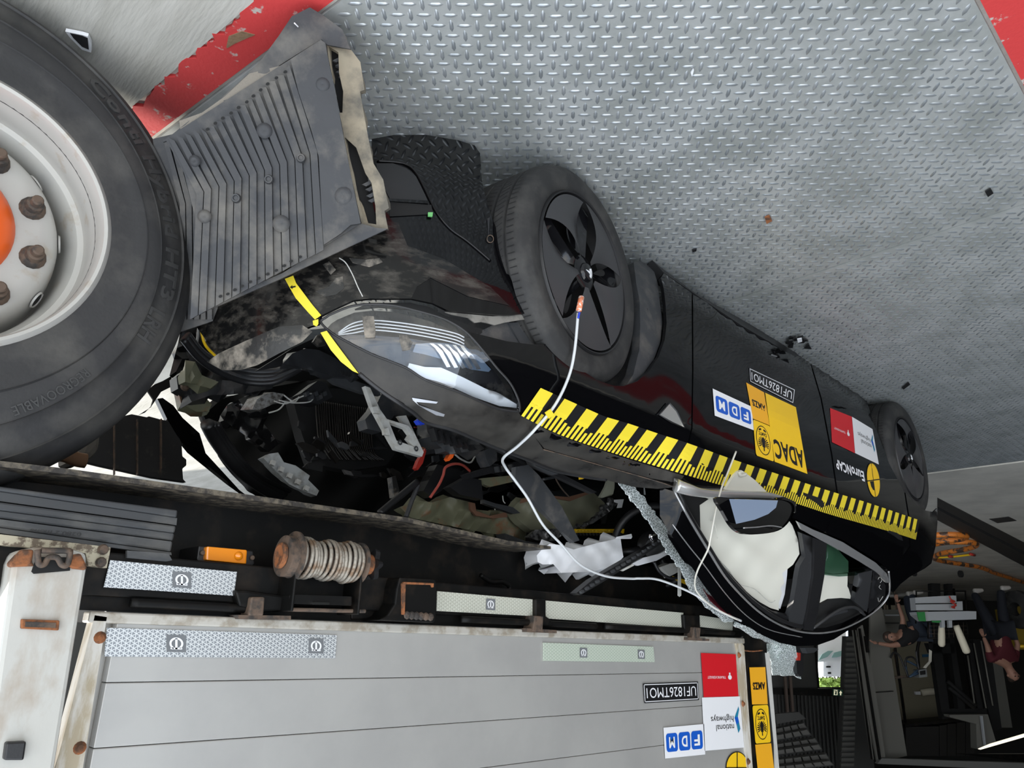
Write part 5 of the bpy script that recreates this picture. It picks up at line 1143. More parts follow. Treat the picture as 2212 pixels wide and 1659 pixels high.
frag('crushed_tube', V_((1000, 930), (1160, 990), (1330, 1020), (1320, 1060), (1150, 1050), (1010, 980)), 2.0, M_dkpl, th=.05)
bl = frag('black_blade', V_((1085, 400), (1185, 383), (1270, 468), (1450, 715), (1550, 905), (1592, 985), (1550, 1000), (1440, 905), (1210, 650), (1080, 500)), [1.62, 1.66, 1.70], M_dkpl, th=.02)
frag('cowl_bar', V_((790, 175), (830, 180), (1240, 365), (1500, 480), (1730, 600), (1700, 612), (1400, 470), (1200, 385), (900, 240)), 1.66, M_blackpl, th=.02)
frag('grey_clip_block', V_((1215, 340), (1350, 335), (1420, 370), (1432, 420), (1420, 458), (1340, 430), (1240, 390)), 1.62, M_dkpl, th=.03)
frag('cowl_skin', V_((1080, 280), (1300, 330), (1460, 375), (1700, 430), (1640, 440), (1400, 430), (1200, 350), (1060, 310)), 1.68, mat('smooth dark trim', (.04, .042, .045), .4), th=.02)
frag('black_brace', V_((715, 452), (900, 395), (1085, 358), (1150, 380), (1100, 420), (940, 440), (740, 490)), 1.9, M_blackpl, th=.05)
for k in range(3): frag('brace_rib', V_((940 + k * 55, 395 - k * 8), (950 + k * 55, 393 - k * 8), (960 + k * 55, 440 - k * 10), (950 + k * 55, 442 - k * 10)), 1.87, M_dkpl, th=.02)
frag('black_ducting', V_((560, 560), (700, 480), (810, 505), (825, 660), (640, 620)), 1.98, M_blackpl, th=.04)
frag('cowl_spike', V_((830, 660), (920, 690), (1060, 720), (1122, 768), (1070, 775), (960, 735), (830, 690)), 2.0, M_dkpl, th=.02)
frag('battery_side', V_((350, 590), (460, 380), (620, 420), (700, 460), (540, 560), (420, 640)), 2.1, M_blackpl, th=.05)
frag('headlamp_back', V_((370, 40), (470, 60), (700, 120), (840, 260), (700, 280), (560, 300), (430, 200), (380, 120)), 1.9, M_dkpl, th=.06, dent=.012)
for k in range(7): frag('housing_rib', V_((430 + k * 50, 90 + k * 22), (446 + k * 50, 92 + k * 22), (476 + k * 50, 190 + k * 12), (460 + k * 50, 190 + k * 12)), 1.85, M_blackpl, th=.03)
frag('grey_block', V_((835, 270), (900, 232), (935, 290), (935, 350), (880, 395), (850, 340)), 1.88, M_dkpl, th=.05)
dtube('red_hose', [(*q, 2.0) for q in V_((402, 645), (470, 545), (505, 470), (525, 405), (590, 377), (660, 385), (720, 435))], .005, mat('dull red hose', (.40, .07, .05), .5), CAR)
for nm, mm, pp, yy in (('orange_connector', M_orange, ((540, 335), (560, 300), (595, 298), (585, 325), (555, 352)), 1.9), ('blue_connector', M_bluepl, ((300, 30), (330, 5), (360, 20), (358, 62), (320, 60)), 1.85), ('red_bracket', M_redpl, ((288, 410), (310, 350), (340, 300), (365, 255), (372, 275), (345, 370), (305, 425)), 2.1), ('orange_film', mat('brown film', (.30, .12, .05), .5), ((338, 243), (395, 225), (402, 238), (370, 252)), 2.0), ('yellow_tip', M_yellow, ((1615, 462), (1630, 455), (1632, 490), (1618, 497)), 1.8)):
    frag(nm, V_(*pp), yy, mm, th=.02, step=20)
for pp, mm, r in ((((600, 300), (650, 340), (725, 365), (770, 300), (800, 285)), M_whitepl, .0035), (((300, 110), (380, 160), (420, 230), (500, 280), (560, 295)), M_dkpl, .003), (((275, 85), (330, 85), (350, 70)), M_redpl, .002), (((380, 150), (450, 230), (530, 285)), M_redpl, .002), (((305, 160), (300, 110), (340, 85)), M_dkpl, .002),
                  (((980, 630), (985, 670), (1000, 690)), M_whitepl, .002), (((920, 745), (915, 720), (935, 715), (960, 740)), M_whitepl, .002), (((1395, 480), (1440, 560), (1510, 640)), M_steel, .003), (((1300, 500), (1400, 480)), M_dkpl, .006), (((1320, 1050), (1310, 1010), (1350, 1000)), M_steel, .003), (((210, 800), (260, 660), (310, 540)), M_dkpl, .008), (((0, 770), (130, 660), (300, 520)), M_blackpl, .012)):
    dtube('loose_wire', [(*q, 2.02) for q in V_(*pp)], r, mm, CAR)
# scattered broken black plastic in the bay
for k in range(70):
    u = rng.uniform(0, 1); x = 620 + u * 620; y = 880 + .42 * (x - 560) * .62 + rng.uniform(-25, 95) + (30 if x < 800 else 0)
    if y > 1010 + (x - 620) * .16: y = 1000 + (x - 620) * .16
    n = rng.integers(4, 7); a0 = rng.uniform(0, 6); rx, ry = rng.uniform(8, 30), rng.uniform(3, 10); rot = rng.uniform(-.3, 1.0)
    pts = [(x + rx * math.cos(a0 + 6.283 * i / n) * math.cos(rot) - ry * math.sin(a0 + 6.283 * i / n) * math.sin(rot), y + rx * math.cos(a0 + 6.283 * i / n) * math.sin(rot) + ry * math.sin(a0 + 6.283 * i / n) * math.cos(rot)) for i in range(n)]
    frag('broken_plastic', pts, float(rng.uniform(2.2, 2.42)), [M_blackpl, M_dkpl, M_dark, M_blackpl, bpy.data.materials['oily black metal']][k % 5], th=.012, step=60, sm=False)
# cabin: dash bar, wheel, bags
frag('dash_beam', V_((1560, 895), (1950, 895), (1945, 930), (1700, 935), (1575, 925)), 2.0, M_yellow, th=.02)
for k in range(14): frag('beam_tooth', V_((1580 + k * 26, 925), (1592 + k * 26, 925), (1590 + k * 26, 945), (1582 + k * 26, 945)), 1.98, M_ink, th=.01, step=40)
for k in range(14): frag('beam_slot', V_((1575 + k * 26, 905), (1585 + k * 26, 905), (1583 + k * 26, 914), (1575 + k * 26, 914)), 1.97, mat('dark yellow', (.45, .30, .01), .5) if k == 0 else bpy.data.materials['dark yellow'], th=.01, step=40)
frag('white_label', V_((1868, 662), (1945, 658), (1930, 725), (1890, 728), (1900, 690), (1870, 680)), 1.95, M_wht, th=.002, step=60)
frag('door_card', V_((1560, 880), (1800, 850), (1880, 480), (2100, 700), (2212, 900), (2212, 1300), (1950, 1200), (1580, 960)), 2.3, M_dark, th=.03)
sw = sub('steering_wheel')
swc = SY(1.86)([D_((865, 640))[0]])[0]
fx = Vector((.55, -.75, .35)).normalized()
Mx = Matrix.Translation(swc) @ frame_from(fx).to_4x4(); pts_ = [tuple(Mx @ Vector((.175 * math.cos(a), .175 * math.sin(a), 0))) for a in np.linspace(0, 2 * math.pi, 49)]
V, F = tube_vf(pts_, .015, 10, False); mesh('rim', V, F, M_blackpl, sw, True)
for a in (0.2, 2.2, 4.2): tube('spoke', [tuple(Mx @ Vector((.05 * math.cos(a), .05 * math.sin(a), 0))), tuple(Mx @ Vector((.16 * math.cos(a), .16 * math.sin(a), 0)))], .014, M_blackpl, sw, n=0)
lathe('hub', [(0, .03), (.05, .028), (.065, .01), (.065, -.03)], swc, fx, M_blackpl, sw, seg=24)
lathe('boss', [(0, .012), (.012, .012), (.016, .008), (.018, 0)], SY(1.7)([D_((855, 578))[0]])[0], (.2, -.9, .2), M_chrome, sw, seg=24)
panel('rolled_airbag', D_((165, 690), (195, 655), (240, 622), (300, 628), (385, 655), (520, 618), (600, 600), (665, 585), (672, 640), (682, 700), (640, 745), (500, 788), (380, 792), (310, 795), (262, 742), (200, 745), (170, 730)), SD([(1170, 1200, 1.75), (1345, 1180, 1.78)]), mat('white airbag nylon', (.80, .81, .83), .8, bump=.2, bscale=18), CAR, th=.07, step=8, dent=.010, dscale=15)
tube('bag_core', SY(1.84)(D_((300, 705), (630, 668))), .035, bpy.data.materials['white airbag nylon'], CAR, n=0, seg=16)
for p in (((735, 740), (800, 705), (900, 680), (965, 645), (970, 672), (880, 722), (770, 752)), ((640, 580), (730, 562), (735, 580), (660, 590))): frag('airbag_scrap', D_(*p), 1.74, bpy.data.materials['white airbag nylon'], th=.01, dent=.004)
frag('torn_pillar_trim', D_((402, 915), (500, 835), (640, 752), (800, 660), (925, 578), (938, 600), (800, 695), (700, 760), (560, 850), (425, 928)), 1.66, M_blackpl, th=.03)
for k in range(16):
    x = 430 + k * 31; y = 905 - k * 20.5; frag('trim_tooth', D_((x, y), (x + 14, y - 8), (x + 20, y + 6), (x + 6, y + 14)), 1.64, M_dkpl, th=.01, step=40)
frag('trim_foil', D_((665, 780), (740, 740), (745, 752), (680, 785)), 1.65, M_whitepl, th=.005)
frag('yellow_seat_rail', D_((505, 870), (560, 850), (620, 815), (690, 870), (760, 985), (700, 990), (560, 985), (520, 960)), 2.1, M_yellow, th=.04)
dtube('hook_bar', [(*q, 2.0) for q in D_((430, 920), (520, 905), (555, 930), (555, 965), (525, 975))], .012, M_blackpl, CAR)
frag('console', D_((600, 830), (760, 770), (980, 800), (1080, 900), (1060, 980), (800, 960), (700, 900)), 2.05, M_blackpl, th=.1, dent=.01)
frag('yellow_belt_tab', D_((980, 815), (1110, 855), (1100, 880), (1050, 860), (985, 830)), 1.8, M_yellow, th=.006)
dtube('loose_strap', [(*q, 1.7) for q in D_((865, 730), (900, 790), (960, 825), (1030, 820), (1065, 795))], .006, M_blackpl, CAR)
frag('grey_latch', D_((905, 760), (960, 740), (1000, 735), (1010, 790), (960, 815)), 1.78, M_whitepl, th=.03, dent=.006)
frag('webbing', D_((1010, 730), (1025, 735), (1028, 930), (1018, 938), (1008, 930)), 1.66, M_whitepl, th=.002, step=20)
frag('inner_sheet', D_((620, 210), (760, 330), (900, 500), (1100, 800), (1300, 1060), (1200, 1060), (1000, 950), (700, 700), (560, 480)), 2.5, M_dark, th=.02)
# ================================================================ cables
def thing_(o, label, cat, group=None): o.parent = None; return tag(o, label, cat, group)
_cs = SCar(.03)(B_((632, 1420), (550, 1590)) + V_((1230, 110), (1100, 235), (985, 330)))
cb = dtube('sensor_cable', [(*p, y) for p, y in ((B_((688, 1040))[0], 1.20), (B_((668, 1260))[0], 1.22), (B_((632, 1420))[0], min(1.26, _cs[0][1])), (B_((550, 1590))[0], _cs[1][1]), (V_((1230, 110))[0], _cs[2][1]), (V_((1100, 235))[0], _cs[3][1]), (V_((985, 330))[0], _cs[4][1]), (V_((1000, 400))[0], 1.55), (V_((1080, 510))[0], 1.56), (V_((1180, 650))[0], 1.57), (V_((1300, 860))[0], 1.58), (V_((1440, 1010))[0], 1.60), (V_((1600, 1180))[0], 1.62), (V_((1800, 1270))[0], 1.63), (V_((2000, 1290))[0], 1.63), (D_((780, 828))[0], 1.62), (D_((900, 838))[0], 1.60), (D_((1100, 920))[0], 1.56), (D_((1250, 1020))[0], 1.52), (D_((1385, 1082))[0], 1.50))], .0042, M_cable)
tag(cb, 'long grey cable running from the front wheel across the torn bay to the roof', 'cable')
dtube('blue_core', [(*p, 1.195) for p in B_((703, 1010), (695, 1040), (689, 1070))], .003, M_bluepl, cb)
tube('cable_plug', SY(1.19)(B_((708, 945), (692, 1025))), .008, mat('orange and white plug', (.75, .22, .10), .5, col2=(.8, .75, .7), scale=120, thr=(.5, .55)), cb, n=0)
panel('cable_tape', [(1178, 893), (1190, 885), (1197, 895), (1186, 905)], SCar(.04), M_tape, cb, th=.004, step=40)
cb2 = dtube('thin_white_cord', [(*p, y) for p, y in ((D_((1355, 70))[0], 1.20), (D_((1300, 210))[0], 1.21), (D_((1268, 290))[0], 1.20), (D_((1235, 420))[0], 1.22), (D_((1200, 600))[0], 1.26), (D_((1185, 660))[0], 1.28), (D_((1125, 780))[0], 1.36), (D_((1108, 860))[0], 1.42), (D_((1130, 920))[0], 1.45), (D_((1220, 1000))[0], 1.48), (D_((1370, 1078))[0], 1.48))], .003, mat('off-white cord', (.62, .60, .53), .6))
tag(cb2, 'thin off-white cord looped from the door tape over the front pillar', 'cord')
# ================================================================ ribbed plastic undertray lying against the nose
pa_, pb_, pc_ = SZ(.03)(F_((990, 45)))[0], SZ(.45)([(775, 470)])[0], SZ(.64)([(455, 640)])[0]
M_tray = mat('dusty grey plastic tray', (.036, .038, .042), .6, col2=(.15, .138, .118), scale=7, thr=(.48, .75), bump=.12, bscale=120, det=12)
M_tan = mat('dust caked plastic', (.30, .26, .19), .85, col2=(.12, .11, .09), scale=6)
base = SP(pa_, pb_, pc_); nT = np.cross(pb_ - pa_, pc_ - pa_); nT /= np.linalg.norm(nT); nT *= np.sign(nT @ (O - pa_))
def TS(h): return lambda p: SP(pa_ + nT * h, pb_ + nT * h, pc_ + nT * h)(p)
ut = empty('ribbed_undertray', tuple(pa_ * [1, 1, 0]), 'dusty grey ribbed plastic undertray leaning from the plate floor against the car nose', 'undertray')
panel('skirt', F_((90, 870), (250, 740), (400, 640), (560, 500), (690, 370), (800, 220), (880, 100), (990, 45), (1060, 85), (1190, 180), (1240, 300), (1100, 275), (1060, 240), (860, 365), (805, 400), (700, 480), (610, 550), (520, 620), (430, 690), (335, 770), (240, 815), (120, 860)), TS(-.012), M_tray, ut, th=.006, step=14, dent=.004, dscale=40)
panel('tray_sheet', F_((105, 850), (860, 370), (1060, 240), (1300, 1370), (1000, 1560), (700, 1650), (440, 1860), (330, 1920), (255, 1950), (290, 1780), (308, 1580), (290, 1340), (220, 1060), (150, 930)), TS(-.006), M_tray, ut, th=.004, step=30)
panel('tray_return', [(330, 300), (372, 290), (440, 300), (470, 500), (470, 690), (380, 720), (360, 600)], TS(-.17), M_tray, ut, th=.01, step=40)
for k in range(5): panel('return_slat', [(352 + k * 14, 300), (362 + k * 14, 300), (400 + k * 14, 440), (402 + k * 14, 690), (392 + k * 14, 690), (388 + k * 14, 440)], TS(-.155), M_tray, ut, th=.01, step=60)
TT = [(362, 300), (379, 295), (397, 290), (414, 284), (431, 279)] + [(447, 277), (464, 264), (480, 253), (498, 242), (514, 230), (532, 218), (546, 205), (562, 192), (577, 179), (596, 166), (615, 153), (627, 131)]
n_ = len(TT); BBt = [(410 + (k - 0) * (700 - 410) / (n_ - 1), 690 - k * 9.5 if k < 12 else 576 - (k - 12) * 9) for k in range(n_)]
MMt = [(424 + k * (686 - 424) / (n_ - 1), 420 - k * 5.8) for k in range(n_)]
for k in range(n_ - 1):
    g = .9; a, b, c = TT[k], MMt[k], BBt[k]; d, e, f = TT[k + 1], MMt[k + 1], BBt[k + 1]
    panel('slat', [(a[0] + g, a[1] - 3), (b[0] + g, b[1]), (c[0] + g, c[1]), (f[0] - g, f[1]), (e[0] - g, e[1]), (d[0] - g - 1, d[1] + 9)], SP(pa_ + nT * .006, pb_ + nT * (.002 + .010 * (k % 2)), pc_ + nT * .008) if 0 else TS(.002 + .007 * (k % 2)), M_tray, ut, th=.006, step=40, sm=False)
for k, p in enumerate(TT[5:-1]):
    panel('clip_hole', ell(p[0] + 1, p[1] + 2, 4.2, 3.2, 10, rot=-.5), TS(.012), M_dark, ut, th=.001, step=40)
for p in [(476, 640), (492, 635), (507, 626), (523, 618), (540, 609), (559, 601), (578, 592), (597, 584), (614, 574), (629, 564), (648, 555)]:
    panel('clip_hole', ell(p[0], p[1], 4.2, 3.0, 10, rot=-.4), TS(.012), M_dark, ut, th=.001, step=40)
panel('flat_wing', F_((872, 362), (1060, 245), (1085, 262), (1110, 400), (1150, 580), (1190, 800), (1240, 1060), (1302, 1368), (1240, 1378), (1180, 1430), (1075, 1500), (1062, 1300), (1045, 960), (1000, 800), (920, 560)), TS(.012), M_tray, ut, th=.012, step=20, dent=.002)
panel('ledge', F_((1190, 190), (1240, 300), (1300, 380), (1325, 550), (1298, 560), (1340, 800), (1380, 1000), (1440, 1100), (1475, 1275), (1448, 1292), (1470, 1402), (1400, 1400), (1308, 1372), (1240, 1060), (1150, 570), (1085, 262)), TS(-.035), M_tan, ut, th=.02, step=14, dent=.003,
      holes=[F_((1108, 285), (1165, 320), (1170, 450), (1195, 560), (1190, 690), (1168, 690), (1135, 500)), F_((1205, 840), (1275, 905), (1330, 1060), (1368, 1120), (1392, 1260), (1398, 1375), (1322, 1362), (1255, 1050))])
panel('pocket_floor', F_((1100, 275), (1170, 310), (1200, 560), (1200, 700), (1280, 900), (1340, 1060), (1400, 1380), (1310, 1370), (1150, 570)), TS(-.07), M_dark, ut, th=.01, step=30)
for k, (x, y) in enumerate(((1130, 370), (1145, 400), (1150, 440), (1165, 470), (1310, 1130), (1330, 1160), (1335, 1200), (1345, 1230))): panel('crumpled_rib', F_((x, y), (x + 60, y - 30), (x + 65, y - 10), (x + 25, y + 12)), TS(-.045), M_tray, ut, th=.01, step=30, dent=.003, dscale=8)
panel('front_lip', [(782, 483), (812, 492), (838, 494), (718, 550), (600, 605), (455, 668), (450, 660), (610, 590), (673, 550), (708, 508), (757, 485)], TS(-.02), M_tray, ut, th=.01, step=20)
panel('grit', F_((190, 740), (330, 690), (470, 590), (620, 450), (820, 400), (600, 560), (430, 690), (300, 790), (200, 820)), TS(-.010), mat('dried grit', (.20, .18, .15), .95, bump=.6, bscale=200), ut, th=.001, step=20)
for (x, y), r in zip(F_((1070, 518), (1200, 1200), (712, 800), (815, 1370), (285, 985), (345, 1325)), (.016, .02, .016, .018, .012, .014)):
    lathe('dimple', [(0, .004), (r * .5, .006), (r * .9, .004), (r * 1.1, 0)], TS(.010)([(x, y)])[0], nT, M_tray, ut, seg=14)
for x, y in F_((938, 970), (740, 1100), (540, 1215)):
    lathe('screw_washer', [(0, .004), (.005, .004), (.006, .007), (.009, .007), (.011, 0)], TS(.010)([(x, y)])[0], nT, M_dkpl, ut, seg=14)
ptube('white_fastener', F_((895, 140), (920, 165), (905, 150)), TS(.0), .0015, M_wht, ut)
# ================================================================ small things on the ground
M_frg = M_blackpl
def shard(pts, label, z=.004, m=M_blackpl, th=.004, grp=None):
    o = panel('plastic_fragment', pts, SZ(z + th), m, None, th=th, step=40, sm=False, dent=0); return tag(o, label, 'fragment', grp)
big = empty('broken_lamp_piece', tuple(SZ(0)([(1722, 742)])[0]), 'broken black plastic piece with pale clip on the plate beside the sill', 'fragment')
for k in range(9):
    x, y = 1700 + rng.uniform(0, 46), 727 + rng.uniform(0, 28); panel('splinter', [(x, y), (x + rng.uniform(5, 14), y + rng.uniform(-6, 6)), (x + rng.uniform(3, 12), y + rng.uniform(3, 9)), (x - 4, y + 5)], SZ(.012 + .002 * k), M_blackpl, big, th=.008, step=40, sm=False)
panel('pale_clip', [(1722, 733), (1732, 731), (1733, 738), (1724, 741)], SZ(.035), M_wht, big, th=.004, step=40)
for p, l in (([(1948, 838), (1962, 826), (1966, 831), (1952, 842)], 'black plastic splinter on the darker plate near the rear wheel'), ([(2128, 415), (2140, 408), (2146, 418), (2134, 426)], 'small black crumb on the plate near the right picture edge'),
             ([(1495, 541), (1505, 538), (1504, 543), (1496, 545)], 'thin black sliver on the plate just ahead of the wheel'), ([(1652, 470), (1662, 466), (1668, 478), (1656, 484)], 'rust brown flake on the open plate')):
    shard(p, l, m=M_rust if 'rust' in l else M_blackpl)
shard([(1492, 158), (1497, 150), (1499, 152), (1495, 166)], 'short white sliver lying on the bright plate', m=M_wht)
shard([(905, 448), (912, 446), (912, 452)], 'tiny crumb on the plate under the bumper') if 0 else None
ph = tag(panel('framed_plate', G_((445, 215), (560, 238), (600, 250), (622, 300), (622, 360), (560, 340), (480, 260)), SZ(.012), M_wht, None, th=.01, step=40), 'white framed plate corner on the concrete half hidden behind the truck tyre', 'plate')
panel('dark_field', G_((478, 228), (560, 245), (598, 262), (606, 340), (560, 320), (500, 260)), SZ(.014), M_blackpl, ph, th=.001, step=40)
st = []
for k in range(8):
    x, y = 330 + rng.uniform(0, 110), 250 + rng.uniform(-20, 30) - k * 2
rs = tag(panel('broken_concrete_patch', G_((1545, 320), (1560, 250), (1650, 215), (1740, 240), (1690, 260), (1600, 300), (1550, 330)), SZ(.001), mat('rusty broken concrete', (.22, .14, .08), .95, bump=.8), None, th=.002, step=20), kind='structure'); rs.name = 'trim_8'
# orange hose in coils on the hall floor
hose = ptube('orange_hose', L_((1400, 1010), (1450, 1008), (1600, 1003), (1700, 1010), (1718, 1025), (1650, 1045), (1500, 1058), (1440, 1070), (1440, 1085), (1560, 1068), (1720, 1066), (1800, 1078), (1790, 1105), (1700, 1130), (1560, 1152), (1480, 1175), (1450, 1205), (1520, 1230), (1700, 1258), (1850, 1285), (1960, 1330), (2100, 1375), (2212, 1410), (2400, 1450)), SZ(.03), .035, mat('orange and black hose', (.65, .20, .03), .5, col2=(.06, .04, .03), scale=9, thr=(.5, .56)), None)
tag(hose, 'orange hose lying in loops on the hall floor behind the car', 'hose')
stick = ptube('yellow_stick', L_((1480, 1200), (1620, 1190), (1770, 1172)), SZ(.02), .014, M_yellow, None); tag(stick, 'thin yellow stick with red ends lying by the orange hose', 'stick')
for p in (((1575, 1188), (1600, 1192)), ((1755, 1168), (1790, 1178))): ptube('red_end', L_(*p), SZ(.022), .02, M_redpl, stick, n=0)
# ================================================================ people in the hall
def skin(name, chains, m, parent, lvl=2):
    """chains: list of lists of (point, radius); the first point of later chains may repeat an earlier one"""
    V = []; E = []; R = []
    for ch in chains:
        prev = None
        for p, r in ch:
            p = Vector(p); i = next((k for k, q in enumerate(V) if (q - p).length < 1e-4), None)
            if i is None: V.append(p); R.append(r); i = len(V) - 1
            if prev is not None and prev != i: E.append((prev, i))
            prev = i
    me = bpy.data.meshes.new(name); me.from_pydata(V, E, []); o = link(name, me, m, parent)
    md = o.modifiers.new('skin', 'SKIN'); md.use_smooth_shade = True
    for k, sv in enumerate(me.skin_vertices[0].data): sv.radius = (R[k], R[k]) if np.isscalar(R[k]) else R[k]; sv.use_root = (k == 0)
    s = o.modifiers.new('sub', 'SUBSURF'); s.levels = lvl; s.render_levels = lvl
    bpy.context.view_layer.update(); dg = bpy.context.evaluated_depsgraph_get(); m2 = bpy.data.meshes.new_from_object(o.evaluated_get(dg))
    o.modifiers.clear(); old = o.data; o.data = m2; bpy.data.meshes.remove(old)
    for p in m2.polygons: p.use_smooth = True
    return o
M_skin = mat('skin', (.34, .18, .125), .6); M_maroon = mat('maroon shirt', (.075, .006, .012), .85); M_navy = mat('dark navy trousers', (.008, .010, .016), .85); M_tee = mat('black shirt', (.006, .006, .007), .85)
M_jeans = mat('dark blue jeans', (.012, .018, .03), .85); M_hair = mat('brown hair', (.04, .025, .018), .8); M_shoe = mat('pale sneakers', (.45, .43, .40), .6)
def npt(x, y, D): return SF(D)(N_((x, y)))[0]
def hand(parent, w, d, side):
    """palm plus five short bent fingers; w wrist point, d forearm direction"""
    d = Vector(d).normalized(); s_ = d.cross(Vector((0, 0, 1))); s_ = s_.normalized() if s_.length > .1 else Vector((1, 0, 0)); u = s_.cross(d)
    w = Vector(w); ch = [[(w, .022), (w + d * .04, .032), (w + d * .085, .034)]]
    for k, L in enumerate((.07, .08, .075, .06)):
        b = w + d * .08 + s_ * (.027 - .018 * k); ch.append([(w + d * .06 + s_ * (.02 - .013 * k), .011), (b, .0095), (b + d * L * .6 - u * .012, .009), (b + d * L * .85 - u * .035, .007)])
    t = w + d * .03 + s_ * .03; ch.append([(w + d * .02 + s_ * .015, .014), (t + s_ * .015, .011), (t + s_ * .03 + d * .03 - u * .01, .009)])
    return [ch[0]] + ch[1:]
def person(name, label, D, J, shirt, trousers):
    g = {k: npt(*v[:2], D + (v[2] if len(v) > 2 else 0)) for k, v in J.items()}
    root = empty(name, tuple(g['footL'] * [1, 1, 0]), label, 'person')
    mid = (g['shL'] + g['shR']) / 2; hip = (g['hipL'] + g['hipR']) / 2; hd = g['head']; nk = mid + (hd - mid) * .38
    body = [[(hip, .15), (mid * .5 + hip * .5, .14), (mid, .15), (nk, .058), (hd - (hd - nk) * .35, .075), (hd, .098), (hd + (hd - nk) / np.linalg.norm(hd - nk) * .09, .07)]]
    for s in 'LR':
        body.append([(mid, .15), (g['sh' + s], .065), (g['el' + s], .043), (g['ha' + s], .030)])
        body.append([(hip, .15), (g['hip' + s], .10), (g['kn' + s], .065), (g['foot' + s] + [0, 0, .09], .042)])
    skin('body', body, M_skin, root)
    for s in 'LR':
        d = g['ha' + s] - g['el' + s]; hs = hand(root, g['ha' + s], d, s)
        for k, c in enumerate(hs): skin('palm' if k == 0 else ('thumb' if k == 5 else 'finger'), [c], M_skin, root, 1)
    tor = [[(hip, (.175, .15)), (mid * .5 + hip * .5, (.17, .15)), (mid, (.18, .15)), (mid + (nk - mid) * .5, .08)]]
    for s in 'LR': tor.append([(mid, (.18, .15)), (g['sh' + s], .085), (g['sh' + s] * .35 + g['el' + s] * .65, .062)])
    skin('shirt', tor, shirt, root)
    skin('trousers', [[(hip, (.185, .165)), (g['hip' + s], .118), (g['kn' + s], .085), (g['foot' + s] + [0, 0, .07], .065)] for s in 'LR'], trousers, root)
    fdir = FH * 0 - RH
    for s in 'LR':
        f = g['foot' + s]; skin('shoe', [[(f + [0, 0, .05], .05), (f + fdir * .1 + [0, 0, .045], .048), (f + fdir * .19 + [0, 0, .03], .032)]], M_shoe, root)
    up = (hd - nk) / np.linalg.norm(hd - nk)
    skin('hair', [[(hd - up * .03 + FH * .05, .085), (hd + up * .04 + FH * .035, .112), (hd + up * .095 + FH * .005, .10)]], M_hair, root)
    fd = -FH if name else -FH
    for sgn in (-1, 1):
        e = hd + fd * .088 + RH * sgn * .032 + up * .01; lathe('eye', [(0, .012), (.008, .009), (.011, 0)], e, fd, M_ink, root, seg=10)
        lathe('ear', [(0, .012), (.02, .010), (.028, 0)], hd + RH * sgn * .095, RH * sgn, M_skin, root, seg=10)
    tube('nose', [hd + fd * .09 + up * .015, hd + fd * .118 - up * .025, hd + fd * .095 - up * .03], [.008, .013, .009], M_skin, root, n=2)
    tube('mouth', [hd + fd * .088 - up * .052 - RH * .022, hd + fd * .096 - up * .055, hd + fd * .088 - up * .052 + RH * .022], .004, M_maroon, root, n=2)
    return root
person('person', 'person in maroon shirt and dark trousers standing behind the metal cart', 13.9,
       dict(footL=(835, 190, .1), footR=(1058, 168), knL=(905, 350, .05), knR=(1075, 345), hipL=(1010, 535), hipR=(1105, 535), shL=(985, 770, -.05), shR=(1175, 765), elL=(955, 660, -.1), elR=(1205, 650), haL=(925, 590, -.15), haR=(1160, 545, -.05), head=(1168, 905)), M_maroon, M_navy)
person('person', 'person in black shirt and jeans bending forward beside the folding doors, arm stretched out', 13.9,
       dict(footL=(345, 205), footR=(290, 215, .2), knL=(335, 370), knR=(320, 365, .2), hipL=(405, 545), hipR=(400, 540, .2), shL=(270, 640), shR=(265, 530, .15), elL=(175, 660), elR=(268, 440, .15), haL=(60, 640), haR=(225, 310, .1), head=(172, 590)), M_tee, M_jeans)
# ================================================================ cart, props and gear in the hall
M_al = mat('bare aluminium extrusion', (.62, .65, .68), .38, .4); M_cream = mat('cream dummy skin', (.80, .74, .58), .6); M_gstrap = mat('green strap', (.03, .25, .06), .7)
cart = empty('equipment_cart', tuple(npt(600, 190, 13.2) * [1, 1, 0]), 'low dark wire cage cart loaded with two aluminium blocks in the hall', 'cart')
for p in (((470, 470), (470, 600)), ((470, 600), (890, 600)), ((790, 460), (800, 600)), ((470, 470), (800, 460)), ((370, 215), (780, 215)), ((375, 215), (372, 480)), ((775, 215), (790, 470))): tube('cage_bar', [npt(*q, 13.3) for q in p], .012, M_frame, cart, n=0)
for k in range(8): tube('mesh_wire', [npt(480 + k * 40, 470, 13.3), npt(482 + k * 40, 600, 13.3)], .003, M_steel, cart, n=0)
for k in range(3): tube('mesh_wire', [npt(470, 500 + k * 32, 13.3), npt(795, 500 + k * 32, 13.3)], .003, M_steel, cart, n=0)
for a in (380, 760): lathe('castor', [(0, .02), (.06, .02), (.06, -.02), (0, -.02)], npt(a, 205, 13.3) * [1, 1, 0] + [0, 0, .06], RH * 1.0, M_blackpl, cart, seg=16)
al = tag(panel('aluminium_block', N_((365, 268), (640, 252), (702, 252), (706, 372), (375, 372)), SF(13.1), M_al, None, th=.18, step=300, sm=False), 'larger aluminium block with a dark groove, lower on the cart', 'block')
panel('groove', N_((370, 316), (706, 312), (706, 320), (370, 324)), SF(13.08), M_dark, al, th=.01, step=300); panel('end_plate', N_((706, 300), (752, 298), (756, 372), (706, 372)), SF(13.1), M_al, al, th=.3, step=300, sm=False)
al2 = tag(panel('aluminium_block', N_((380, 385), (800, 378), (866, 380), (866, 445), (450, 460), (390, 410)), SF(13.0), M_al, None, th=.25, step=300, sm=False), 'long flat aluminium block with green strap, upper on the cart', 'block')
for x in (580, 640): panel('prong', N_((x, 455), (x + 28, 455), (x + 30, 512), (x + 4, 514)), SF(13.0), M_al, al2, th=.06, step=300, sm=False)
